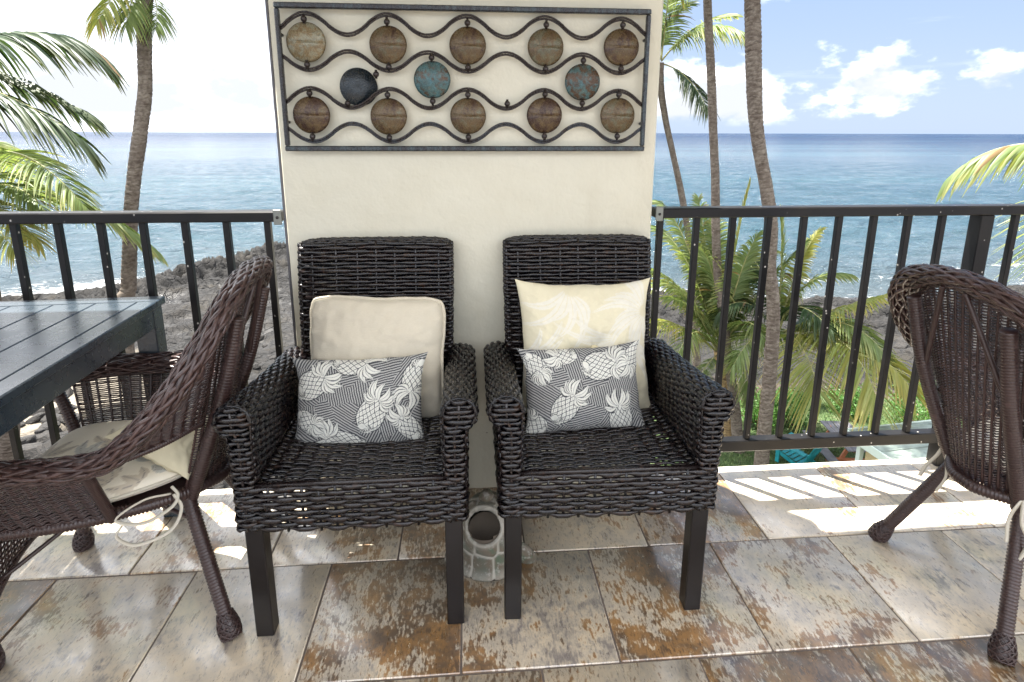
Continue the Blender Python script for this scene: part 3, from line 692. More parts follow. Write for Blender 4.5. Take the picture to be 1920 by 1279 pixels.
# flat prints, drawn as areas of colour
def seg_leaf(x, y, ax, ay, bx, by, wd, bend=0.0):
    """mask of a tapered curved petal from a to b"""
    dx, dy = bx-ax, by-ay; L = math.hypot(dx, dy); t = ((x-ax)*dx+(y-ay)*dy)/L**2; s = (-(x-ax)*dy+(y-ay)*dx)/L-bend*L*np.sin(np.clip(t, 0, 1)*math.pi)
    wdt = wd*np.clip(np.sin(np.clip(t, 0, 1)**0.75*math.pi), 0, 1)**0.8
    ins = (t > 0) & (t < 1) & (np.abs(s) < wdt); rib = ins & (np.abs(s) < 0.10*wd)
    return ins, rib
def pineapple_print(seed, fruits):
    def f(U, V, w, h):
        r = np.random.default_rng(seed); x = U*w/2; y = V*h/2
        # hatch patches
        gs = 0.060; ix = np.floor(x/gs); iy = np.floor(y/gs); best = np.full(x.shape, 9.0); ang = np.zeros(x.shape)
        for ox in (-1, 0, 1):
            for oy in (-1, 0, 1):
                cx = (ix+ox+0.15+0.7*hash2(ix+ox, iy+oy, seed))*gs; cy = (iy+oy+0.15+0.7*hash2(ix+ox, iy+oy, seed+7))*gs
                d = np.abs(x-cx)+np.abs(y-cy)*1.1; a = np.floor(hash2(ix+ox, iy+oy, seed+13)*4)*math.pi/4+0.2
                m_ = d < best; best = np.where(m_, d, best); ang = np.where(m_, a, ang)
        ph = (x*np.cos(ang)+y*np.sin(ang))/0.0070+0.35*fbm(x*60, y*60, 2, seed)
        st = np.sin(ph*2*math.pi)
        white = np.array([0.66, 0.66, 0.60]); dk = np.array([0.050, 0.054, 0.062])
        k = sstep(-0.1, 0.3, st)[..., None]
        col = dk*(1-k)+np.array([0.40, 0.40, 0.38])*k
        def put(m_, c_):
            col[m_] = c_
        for fx, fy, fl, fwid, ang0, crown in fruits:
            fl *= 0.84; fwid *= 0.84
            ca, sa = math.cos(ang0), math.sin(ang0); lx = (x-fx)*ca+(y-fy)*sa; ly = -(x-fx)*sa+(y-fy)*ca
            # ly is the long axis
            body = (lx/fwid)**2+(np.abs(ly)/fl)**2.3 < 1; ol = ((lx/(fwid*1.07))**2+(np.abs(ly)/(fl*1.05))**2.3 < 1)
            put(ol, dk); put(body, white)
            bl = lx*(1+0.25*(lx/fwid)**2); q1 = np.mod((bl*1.0+ly*0.75)/0.0165+0.15*np.sin(ly*120), 1); q2 = np.mod((bl*1.0-ly*0.75)/0.0165+0.15*np.sin(lx*120), 1)
            ln = body & ((q1 < 0.16) | (q2 < 0.16)); put(ln, dk*1.6)
            dots = body & (np.abs(q1-0.58) < 0.09) & (np.abs(q2-0.58) < 0.09); put(dots, np.array([0.35, 0.36, 0.36]))
            n = crown; ls = []
            for j in range(n):
                a = (j/(n-1)-0.5)*3.6+r.normal(0, 0.08); L = fl*(1.15-0.28*abs(a)/1.8)*r.uniform(0.85, 1.1)*1.12
                ls.append((a, L))
            ls.sort(key=lambda q: -abs(q[0]))
            for a, L in ls:
                bx, by = math.sin(a)*L, fl*0.85+math.cos(a)*L*0.95; ax, ay = math.sin(a)*0.008, fl*0.88
                i1, _ = seg_leaf(lx, ly, ax, ay, bx, by, 0.0108, 0.30*math.copysign(1, a)*-0.6); i2, rb = seg_leaf(lx, ly, ax, ay, bx, by, 0.0083, 0.30*math.copysign(1, a)*-0.6)
                put(i1, dk); put(i2, white); put(rb, np.array([0.30, 0.31, 0.31]))
            for j in range(6):
                a = math.pi+(j/5-0.5)*2.2; L = fl*0.45
                i1, _ = seg_leaf(lx, ly, 0, -fl*0.75, math.sin(a)*L, -fl*0.80+math.cos(a)*L*0.7, 0.012); i2, rb = seg_leaf(lx, ly, 0, -fl*0.75, math.sin(a)*L, -fl*0.80+math.cos(a)*L*0.7, 0.0095)
                put(i1, dk); put(i2, white)
        return col
    return f
def frond_print(U, V, w, h):
    x = U*w/2; y = V*h/2; yel = np.array([0.68, 0.63, 0.46]); wh = np.array([0.70, 0.675, 0.58])
    col = np.ones(x.shape+(3,))*yel; m_ = np.zeros(x.shape, bool)
    def fan(cx, cy, a0, a1, n, L, wd, bend):
        nonlocal m_
        for j in range(n):
            a = a0+(a1-a0)*j/(n-1); l = L*(0.8+0.2*math.sin(j*2.1)); i, rb = seg_leaf(x, y, cx+0.02*math.cos(a), cy+0.02*math.sin(a), cx+l*math.cos(a), cy+l*math.sin(a), wd, bend); m_ |= i & ~rb
    fan(-0.05, 0.20, R(195), R(285), 6, 0.22, 0.013, 0.20); fan(0.20, 0.12, R(120), R(300), 13, 0.20, 0.011, -0.16)
    fan(0.10, 0.03, R(150), R(330), 15, 0.24, 0.009, 0.12); fan(-0.22, -0.03, R(-60), R(60), 9, 0.20, 0.010, -0.14); fan(0.0, -0.20, R(20), R(160), 11, 0.22, 0.010, 0.15)
    col[m_] = wh; return col
def leaf_print(U, V, w, h):
    x = U*w/2; y = V*h/2; col = np.ones(x.shape+(3,))*np.array([0.78, 0.73, 0.61]); r = np.random.default_rng(4)
    for _ in range(26):
        cx, cy, a = r.uniform(-w/2, w/2), r.uniform(-h/2, h/2), r.uniform(0, 6.28); c = (np.array([0.56, 0.50, 0.40]), np.array([0.50, 0.50, 0.46]), np.array([0.62, 0.54, 0.44]))[r.integers(3)]
        for j in range(3):
            b = a+(j-1)*0.6; i, rb = seg_leaf(x, y, cx, cy, cx+0.085*math.cos(b), cy+0.085*math.sin(b), 0.015, 0.1*(j-1)); col[i] = c; col[rb] = np.array([0.28, 0.26, 0.24])
    return col

pillow('throw_pillow', 'plain beige square pillow with a piped edge leaning on the armchair back', 0.420, 0.385, 0.145, M_BEIGE, pinch=0.03, ears=-0.07, seed=3, wrinkle=0.0065, piping=0.0055, crown=0.42, loc=(-0.288, 1.712, 0.622), rot=(R(-14), R(1.2), R(-3)), group='pillows on the armchairs')
yp = pillow('throw_pillow', 'pale yellow square pillow printed with white fronds and tufted with a button', 0.425, 0.425, 0.150, M_PRINT, nx=190, ny=190, pinch=0.055, ears=0.05, seed=8, wrinkle=0.005, prt=frond_print, dimple=(0.02, 0.0, 0.045, 0.032), crown=0.5, loc=(0.372, 1.710, 0.642), rot=(R(-14), R(0.5), R(2)), group='pillows on the armchairs')
b = MB(); b.lathe([(0.0001, 0.006), (0.006, 0.0055), (0.011, 0.003), (0.0135, 0.0), (0.0125, -0.004)], 18); b.build('button', simple('yellow_button', (0.68, 0.61, 0.40), 0.8), yp, loc=(0.02, -0.050, 0.0), rot=(R(90), 0, 0))
FR1 = [(-0.135, 0.055, 0.062, 0.046, R(-62), 9), (0.045, -0.035, 0.062, 0.046, R(-28), 11), (0.165, 0.065, 0.055, 0.036, R(170), 9), (-0.040, -0.118, 0.070, 0.042, R(72), 9), (-0.02, 0.118, 0.060, 0.040, R(-95), 9), (0.150, -0.075, 0.046, 0.034, R(35), 10), (-0.150, -0.045, 0.040, 0.030, R(-120), 10)]
FR2 = [(-0.150, 0.080, 0.040, 0.036, R(-150), 12), (0.050, 0.070, 0.064, 0.050, R(-82), 10), (-0.070, -0.050, 0.060, 0.044, R(-38), 11), (0.105, -0.095, 0.055, 0.044, R(8), 11), (0.168, 0.090, 0.050, 0.036, R(130), 9), (-0.155, -0.095, 0.042, 0.032, R(50), 10), (-0.055, 0.105, 0.040, 0.030, R(95), 9)]
pillow('lumbar_pillow', 'oblong black and white pineapple print pillow in front of the beige pillow', 0.372, 0.252, 0.110, M_PRINT, nx=300, ny=210, pinch=0.045, ears=0.07, seed=12, wrinkle=0.003, prt=pineapple_print(5, FR1), loc=(-0.322, 1.572, 0.548), rot=(R(-20), R(-1.5), R(-2)), group='pillows on the armchairs')
lp = pillow('lumbar_pillow', 'oblong black and white pineapple print pillow in front of the yellow pillow', 0.362, 0.252, 0.110, M_PRINT, nx=300, ny=210, pinch=0.045, ears=0.07, seed=17, wrinkle=0.003, prt=pineapple_print(23, FR2), loc=(0.342, 1.580, 0.562), rot=(R(-20), R(-1.0), R(3)), group='pillows on the armchairs')
b = MB(); b.box((-0.150, -0.006, -0.142), (-0.125, -0.002, -0.120)); b.build('sewn_tag', simple('tag_cloth', (0.42, 0.34, 0.20), 0.9), lp, smooth=False)

# ================================================================== BROWN BARREL CHAIRS
M_BROWN = m_wicker('brown_resin_wicker', (0.026, 0.0135, 0.0125), (0.058, 0.031, 0.027), (0.10, 0.057, 0.049), 0.32, 0.6)
M_WRAP = m_wicker('brown_wrapped_cane', (0.028, 0.015, 0.014), (0.048, 0.026, 0.023), (0.085, 0.050, 0.043), 0.32, 0.6)
M_CUSH = m_cloth('leaf_print_cloth', None, 700, 0.1, 0.2)
M_CREAM = simple('cream_tape', (0.56, 0.52, 0.43), 0.9, bump=(500, 0.3, 0.001))
def wrapped(mb, path, r, pitch=0.0085, depth=0.0017, sides=12):
    """a pole tightly wrapped with cane: every turn is a ridge"""
    P = np.asarray(path, float); d = np.r_[0, np.cumsum(np.linalg.norm(np.diff(P, axis=0), axis=1))]; n = max(6, int(d[-1]/pitch)*3+1)
    s = np.linspace(0, d[-1], n); Q = np.stack([np.interp(s, d, P[:, i]) for i in range(3)], -1); rr = np.interp(s, d, np.broadcast_to(r, (len(P),)))
    rr = rr+depth*np.where(np.arange(n) % 3 == 0, -1.2, 0.35); return mb.tube(Q, rr, sides)
def braid(mb, path, out, r1, r2, strands=9, tw=10.0, rs=0.0045):
    """rolled rim: strands laid over each other like a plait round an oval core"""
    P = np.asarray(path, float); n = len(P); T = np.gradient(P, axis=0); T /= np.linalg.norm(T, axis=1)[:, None]
    O = out-T*(out*T).sum(1)[:, None]; O /= np.linalg.norm(O, axis=1)[:, None]; Bn = np.cross(T, O)
    d = np.r_[0, np.cumsum(np.linalg.norm(np.diff(P, axis=0), axis=1))]
    mb.tubes(P[None], O[None], Bn[None], r1-rs*0.7, r2-rs*0.7, 12)
    for fam in (-1, 1):
        for k_ in range(strands):
            th = fam*d*tw+2*math.pi*k_/strands+(0.3 if fam > 0 else 0)
            lift = rs*0.9*np.sin(th*strands*0.5*1.0+d*tw*strands*0.5*fam+(0 if fam > 0 else math.pi))*0.6
            q = P+O*((r1+lift)*np.cos(th))[:, None]+Bn*((r2+lift)*np.sin(th))[:, None]
            nn = O*np.cos(th)[:, None]+Bn*np.sin(th)[:, None]; tt = np.gradient(q, axis=0); tt /= np.linalg.norm(tt, axis=1)[:, None]; bb = np.cross(tt, nn)
            mb.tubes(q[None], nn[None], bb[None], rs*0.62, rs*1.25, 5)
def bowed(p, q, mid, n=24): return bez(p, mid, q, n)
def make_barrel(label, loc, rz):
    """faces local +x; origin on the floor under the seat"""
    e = tag(empty('barrel_chair', loc, (0, 0, rz)), label, 'chair', 'brown barrel dining chairs')
    half = [(0.30, 0.285, 0.560), (0.27, 0.298, 0.575), (0.15, 0.310, 0.585), (0.0, 0.312, 0.583), (-0.08, 0.307, 0.590), (-0.13, 0.301, 0.622), (-0.19, 0.292, 0.680), (-0.25, 0.275, 0.755), (-0.305, 0.240, 0.842), (-0.343, 0.150, 0.920), (-0.355, 0.0, 0.948)]
    ctl = half+[(x, -y, z) for x, y, z in half[-2::-1]]; rim = spline(ctl, 220)
    outv = np.stack([np.where(rim[:, 2] > 0.60, -0.75, -0.15)*sstep(0.58, 0.72, rim[:, 2])+0.0, np.sign(rim[:, 1])*np.clip(np.abs(rim[:, 1])/0.2, 0, 1), np.full(len(rim), 0.35)], -1)
    outv /= np.linalg.norm(outv, axis=1)[:, None]
    m = MB(); braid(m, rim, outv, 0.040, 0.025, 12, 8.0, 0.0044)
    for s in (-1, 1):
        q = rim[0 if s > 0 else -1]; wrapped(m, spline([q, q+np.array([0.016, -0.004*s, -0.03]), (0.288, 0.258*s, 0.47), (0.252, 0.222*s, 0.392)], 20), 0.017)
    rimo = m.build('rim', M_BROWN, e)
    # seat hoop: front rail, side rails, round rear rail
    seat = [(0.255, -0.19, 0.392), (0.262, 0, 0.392), (0.255, 0.19, 0.392), (0.225, 0.232, 0.390), (0.05, 0.222, 0.386), (-0.10, 0.165, 0.378), (-0.175, 0.110, 0.372), (-0.230, 0.045, 0.366), (-0.240, 0, 0.365)]
    seat = seat+[(x, -y, z) for x, y, z in seat[-2:2:-1]]
    loop = spline(seat+[seat[0]], 160); m = MB(); wrapped(m, loop, 0.0165, 0.0085, 0.0018); m.build('seat_hoop', M_WRAP, e)
    # seat deck under the cushion
    m = MB(); dk = []
    for s in np.linspace(0, 1, 14): dk.append(loop[:-1]*np.array([s, s, 0])+np.array([0.01*(1-s), 0, 0.384]))
    m.grid(np.array(dk)); m.build('seat_deck', M_WRAP, e)
    # rear posts and legs, each with a woven shoe
    def shoe(mb, a, b):
        a = np.array(a); b = np.array(b); p = np.linspace(0, 1, 7)[:, None]*(b-a)+a; mb.tube(p, [0.018, 0.021, 0.024, 0.0262, 0.027, 0.0262, 0.024], 14)
        d = np.linspace(0, 1, 60); rr = np.interp(d, np.linspace(0, 1, 7), [0.0195, 0.0222, 0.0252, 0.0275, 0.0283, 0.0275, 0.025])
        ax = (b-a)/np.linalg.norm(b-a); h = np.array([1.0, 0, 0]); h = h-ax*(h@ax); h /= np.linalg.norm(h); g = np.cross(ax, h)
        for fam in (-1, 1):
            for k_ in range(9):
                th = fam*d*2.6+k_*2*math.pi/9; q = a+d[:, None]*(b-a)+rr[:, None]*(np.cos(th)[:, None]*h+np.sin(th)[:, None]*g); mb.tube(q, 0.0021, 5)
        for z_ in (0.08, 0.3, 0.52, 0.74, 0.95):
            th = np.linspace(0, 2*math.pi, 25)[:-1]; r_ = float(np.interp(z_, d, rr)); q = a+z_*(b-a)+r_*(np.cos(th)[:, None]*h+np.sin(th)[:, None]*g); mb.tube(q, 0.0021, 5, closed=True)
    for s in (1, -1):
        m = MB(); wrapped(m, spline([(-0.172, s*0.104, 0.345), (-0.212, s*0.118, 0.44), (-0.296, s*0.138, 0.66), (-0.352, s*0.146, 0.865)], 40), 0.0185); m.build('back_post', M_WRAP, e)
        m = MB(); p0, p1 = np.array((-0.160, s*0.098, 0.375)), np.array((-0.276, s*0.230, 0.0)); wrapped(m, [p0, p0+(p1-p0)*0.87], 0.0185); shoe(m, p0+(p1-p0)*0.84, p1); m.build('leg', M_WRAP, e)
        m = MB(); p0, p1 = np.array((0.235, s*0.215, 0.385)), np.array((0.292, s*0.222, 0.0)); wrapped(m, [p0, p0+(p1-p0)*0.87], 0.0185); shoe(m, p0+(p1-p0)*0.84, p1); m.build('leg', M_WRAP, e)
        m = MB(); wrapped(m, [(-0.294, s*0.132, 0.655), (-0.372, s*0.035, 0.925)], 0.0075, 0.0055, 0.0006, 8); m.build('back_brace', M_WRAP, e)
        m = MB(); m.tube(spline([(-0.18, s*0.13, 0.30), (0.02, s*0.03, 0.335), (0.285, s*-0.17, 0.20)], 24), 0.006, 8); m.build('stretcher', M_WRAP, e)
    # woven panels
    def panel(name, S, rows, nst, par=e, **kw):
        a = MB(); st = weave(a, S, rows, nst, **kw); f = MB(); stakes(f, st); o = f.build(name, M_BROWN, par); a.build('woven_strands', M_BROWN, o, kind='stuff'); return o
    rs_ = np.linspace(0, 1, len(rim))
    def rim_at(t): return np.stack([np.interp(t, rs_, rim[:, i]) for i in range(3)], -1)
    tb_ = float(rs_[np.argmax((rim[:, 0] < -0.335) & (rim[:, 1] > 0))])          # where the back panel meets the rim
    def S(u, v):
        top = rim_at(tb_+(1-2*tb_)*u)-np.array([-0.018, 0, 0.012]); yb = 0.118*(1-2*u); bot = np.stack([-0.168-0.062*(1-(yb/0.118)**2), yb, 0*u+0.378], -1)
        P = bot*(1-v)[..., None]+top*v[..., None]; bow = np.sin(v*math.pi)*0.004; P[..., 0] -= bow*np.clip(1-(2*u-1)**2, 0, 1)
        return P
    panel('back_panel', S, 70, 15, amp=0.0040, ha=0.0024, hb=0.0029, seg=5, sides=5, rs=0.0035, ribbed=True, jit=0.0003, flip=-1)
    tw_ = float(rs_[np.argmax(rim[:, 2] > 0.594)])                                # the bend of the arm
    for s in (1, -1):
        def S(u, v):
            t = tb_+(tw_-tb_)*u; top = rim_at(t if s > 0 else 1-t)-np.array([-0.01, 0, 0.008])
            bot = np.stack([-0.232+0.165*u, s*(0.130+0.165*u**0.8), 0.580-0.012*u+0*v], -1); P = bot*(1-v)[..., None]+top*v[..., None]
            P[..., 1] += s*0.022*np.sin(v*math.pi)*np.sin(np.clip(u, 0, 1)*math.pi); return P
        panel('wing_panel', S, 42, 9, amp=0.0036, ha=0.0024, hb=0.0031, seg=5, sides=5, rs=0.0035, ribbed=True, jit=0.0003, flip=-s)
        m = MB(); wrapped(m, spline([(-0.235, s*0.130, 0.578), (-0.16, s*0.215, 0.568), (-0.068, s*0.292, 0.566)], 30), 0.0085, 0.0055, 0.0008, 8); m.build('wing_edge', M_WRAP, e)
        def S(u, v):
            x = -0.040+0.315*u; top = np.stack([x, np.interp(x, (-0.04, 0.15, 0.28), (0.308, 0.306, 0.288))*s, 0*u+0.565], -1)
            bot = np.stack([x*0.86, s*np.interp(x, (-0.04, 0.15, 0.28), (0.205, 0.235, 0.236)), 0*u+0.372], -1); return bot*(1-v)[..., None]+top*v[..., None]
        panel('arm_panel', S, 34, 10, amp=0.0036, ha=0.0024, hb=0.0029, seg=5, sides=5, rs=0.0035, ribbed=True, jit=0.0003, flip=-s)
        m = MB(); wrapped(m, [(-0.030, s*0.206, 0.375), (-0.038, s*0.30, 0.565)], 0.013, 0.0055, 0.0008, 8); m.build('arm_post', M_WRAP, e)
    # arched front apron
    def arch(u): return 0.125+0.085*np.sin(u*math.pi)**0.75
    def S(u, v):
        y = -0.21+0.42*u; lo = arch(u); return np.stack([0.262+0.022*(1-v)+0*u, y, lo+(0.385-lo)*v], -1)
    panel('front_apron', S, 26, 16, amp=0.0030, ha=0.0024, hb=0.0038, seg=3, sides=5, rs=0.003, jit=0.0003, flip=1)
    u = np.linspace(0, 1, 40); m = MB(); wrapped(m, np.stack([0.286+0*u, -0.21+0.42*u, arch(u)-0.004], -1), 0.0085, 0.0055, 0.0008, 8); m.build('apron_edge', M_WRAP, e)
    return e
def seat_cushion(label, loc, rz, ties):
    u = np.linspace(-1, 1, 110); U, V = np.meshgrid(u, u, indexing='ij')
    a = np.arctan2(V, U+1e-9); q = np.maximum(np.abs(U), np.abs(V)); ex = np.abs(np.cos(a)); ey = np.abs(np.sin(a)); sq = 1/(ex**5+ey**5)**(1/5)
    X = 0.212*q*np.cos(a)*sq+0.038; Y = 0.218*q*np.sin(a)*sq*(1-0.46*sstep(0.06, -0.20, X))
    prof = (1-q**5)**0.45; top = 0.030*prof+0.006*(fbm(U*3, V*3, 3, 5)-0.5)*prof-0.010*np.exp(-((X/0.1)**2+(Y/0.1)**2)); col = leaf_print(U, V, 0.49, 0.45)
    mb = MB(); mb.grid(np.stack([X, Y, 0.030+top], -1), col=col); mb.grid(np.stack([X, Y, 0.030-0.026*prof], -1), flip=True, col=col)
    o = mb.build('seat_cushion', M_CUSH, None, loc=loc, rot=(0, R(-1.5), rz)); tag(o, label, 'cushion', 'cushions on the barrel chairs')
    n = len(u); ed = [(i, 0) for i in range(n)]+[(n-1, j) for j in range(1, n)]+[(i, n-1) for i in range(n-2, -1, -1)]+[(0, j) for j in range(n-2, 0, -1)]
    pth = np.array([(X[i, j], Y[i, j], 0.030) for i, j in ed]); m = MB(); m.tube(pth, 0.0048, 7, closed=True); m.build('piping', M_CREAM, o)
    for pts, r in ties:
        m = MB(); P = spline(pts, 40); m.tube(P, r, 7, rb=r*0.55); m.build('tie', M_CREAM, o)
    return o
B1 = (-0.945, 1.52); A1 = math.pi+R(6.5)
B2 = (1.625, 1.327); A2 = 0.0
bc1 = make_barrel('brown barrel chair drawn up to the slatted table, seen from behind its back', (*B1, 0), A1)
bc2 = copy_tree(bc1); bc2.location = (*B2, 0); bc2.rotation_euler = (0, 0, A2)
bc2['label'] = 'brown barrel chair with its back to the armchairs, by the wide railing post'
t1 = [([(-0.15, 0.155, 0.030), (-0.165, 0.16, 0.005), (-0.150, 0.175, -0.02), (-0.10, 0.215, -0.03), (-0.05, 0.235, 0.0), (-0.10, 0.20, 0.025), (-0.15, 0.165, 0.015)], 0.005),
      ([(-0.155, 0.16, 0.010), (-0.172, 0.165, -0.03), (-0.150, 0.19, -0.075), (-0.085, 0.225, -0.082), (-0.05, 0.24, -0.045), (-0.06, 0.232, -0.02)], 0.005)]
t2 = [([(-0.165, 0.120, 0.025), (-0.195, 0.125, 0.005), (-0.205, 0.135, -0.03), (-0.215, 0.155, -0.075), (-0.222, 0.165, -0.115)], 0.006), ([(-0.19, 0.125, 0.0), (-0.205, 0.10, -0.02), (-0.212, 0.085, -0.07), (-0.220, 0.10, -0.125)], 0.006),
      ([(-0.18, 0.11, 0.0), (-0.20, 0.135, 0.012), (-0.185, 0.138, -0.006), (-0.17, 0.10, -0.012), (-0.19, 0.095, 0.008)], 0.0062),
      ([(-0.165, -0.120, 0.025), (-0.200, -0.125, -0.01), (-0.215, -0.12, -0.06), (-0.220, -0.13, -0.12)], 0.006), ([(-0.19, -0.125, 0.0), (-0.21, -0.15, -0.05), (-0.20, -0.165, -0.10), (-0.215, -0.155, -0.17)], 0.0075)]
seat_cushion('leaf print seat cushion with a looped tie on the chair at the table', (B1[0], B1[1], 0.392), A1, t1)
seat_cushion('seat cushion with knotted hanging ties on the chair by the railing post', (B2[0], B2[1], 0.392), A2, t2)
pillow('back_pillow', 'pale yellow pillow lying against the back of the chair at the table', 0.25, 0.23, 0.085, simple('yellow_cloth', (0.60, 0.55, 0.39), 0.9, bump=(60, 0.3, 0.004)), nx=50, ny=50, seed=31, wrinkle=0.004, loc=(B1[0]+0.110, B1[1]+0.015, 0.485), rot=(R(-58), 0, R(86)))

# ================================================================== TABLE
def m_table():
    k = NT('slate_metal'); p = k.pos(); n = k.noise(p, 30, 4)
    k.set(base=k.mix(k.range(n, 0.3, 0.7), (0.020, 0.031, 0.042), (0.024, 0.036, 0.048)), rough=k.range(n, 0.3, 0.7, 0.25, 0.32), spec=0.7); return k.m
M_TABLE = m_table()
def table():
    rz = R(3.2); e = tag(empty('dining_table', (-1.007, 1.912, 0), (0, 0, rz)), 'dark slate metal dining table with a slatted top', 'table')
    L, W, Z = 1.75, 0.98, 0.785                       # runs toward the viewer (-y) and to the left (-x)
    def P(name, lo, hi, bev=0.003): b = MB(); b.box(lo, hi, bev=bev); return b.build(name, M_TABLE, e, smooth=False)
    P('top_border', (-W, -0.062, Z-0.024), (-0.0005, 0, Z)); P('top_border', (-W, -L, Z-0.024), (-0.0005, -L+0.06, Z))
    P('top_border', (-0.056, -L+0.0605, Z-0.024), (0, -0.0625, Z-0.0004)); P('top_border', (-W, -L+0.0605, Z-0.024), (-W+0.056, -0.0625, Z-0.0004))
    xs = -0.060; n = 7; pw = (W-0.12)/n
    for i in range(n): P('slat', (xs-pw*(i+1)+0.004, -L+0.0605, Z-0.020), (xs-pw*i, -0.0625, Z-0.001), 0.002)
    for x0, x1 in ((-0.034, -0.012), (-W+0.012, -W+0.034)): P('apron', (x0, -L+0.05, Z-0.090), (x1, -0.05, Z-0.0245))
    for y0, y1 in ((-0.034, -0.012), (-L+0.012, -L+0.034)): P('apron', (-W+0.05, y0, Z-0.090), (-0.05, y1, Z-0.0245))
    for x in (-0.072, -W+0.008):
        for y in (-0.072, -L+0.008): P('leg', (x, y, 0), (x+0.062, y+0.062, Z-0.0248))
table()

# ================================================================== METAL WALL ART
def m_rust(name, a, b, c, seed):
    k = NT(name); p = k.coord('Object'); st = k.coord('Object', (1, 1, 0.28)); n = k.noise(st, 75, 5, 0.65, seed, 0.4); n2 = k.noise(p, 22, 5, 0.6, seed+2.0); n3 = k.noise(p, 210, 3, 0.6, seed+4.0)
    r = k.math('MULTIPLY', k.objrand(), 0.16); v = k.math('ADD', k.math('MULTIPLY', n, 0.6), k.math('MULTIPLY', n2, 0.4)); v = k.math('ADD', v, k.math('SUBTRACT', r, 0.08))
    col = k.mix(k.range(v, 0.40, 0.52), a, b); col = k.mix(k.range(v, 0.53, 0.63), col, c); col = k.mix(k.math('MULTIPLY', k.range(n3, 0.56, 0.7), 0.6), col, (0.018, 0.009, 0.006))
    k.set(base=col, rough=k.range(n3, 0.3, 0.7, 0.18, 0.38), metal=0.3, spec=0.6, normal=k.bump(k.math('ADD', n3, n), 0.35, 0.003)); return k.m
M_IRON = m_rust('art_iron', (0.022, 0.014, 0.012), (0.030, 0.024, 0.024), (0.036, 0.042, 0.052), 3.0)
M_FRAME = m_rust('art_frame', (0.016, 0.012, 0.011), (0.021, 0.022, 0.026), (0.040, 0.055, 0.062), 5.0)
M_DISC = m_rust('art_disc', (0.040, 0.018, 0.010), (0.095, 0.062, 0.026), (0.105, 0.10, 0.062), 1.0)
M_TEAL = m_rust('art_teal', (0.060, 0.030, 0.012), (0.052, 0.110, 0.115), (0.058, 0.150, 0.175), 9.0)
M_PALE = m_rust('art_pale', (0.07, 0.040, 0.020), (0.17, 0.125, 0.06), (0.20, 0.19, 0.13), 12.0)
M_BACK = m_rust('art_disc_back', (0.009, 0.015, 0.020), (0.012, 0.020, 0.027), (0.028, 0.033, 0.036), 15.0)
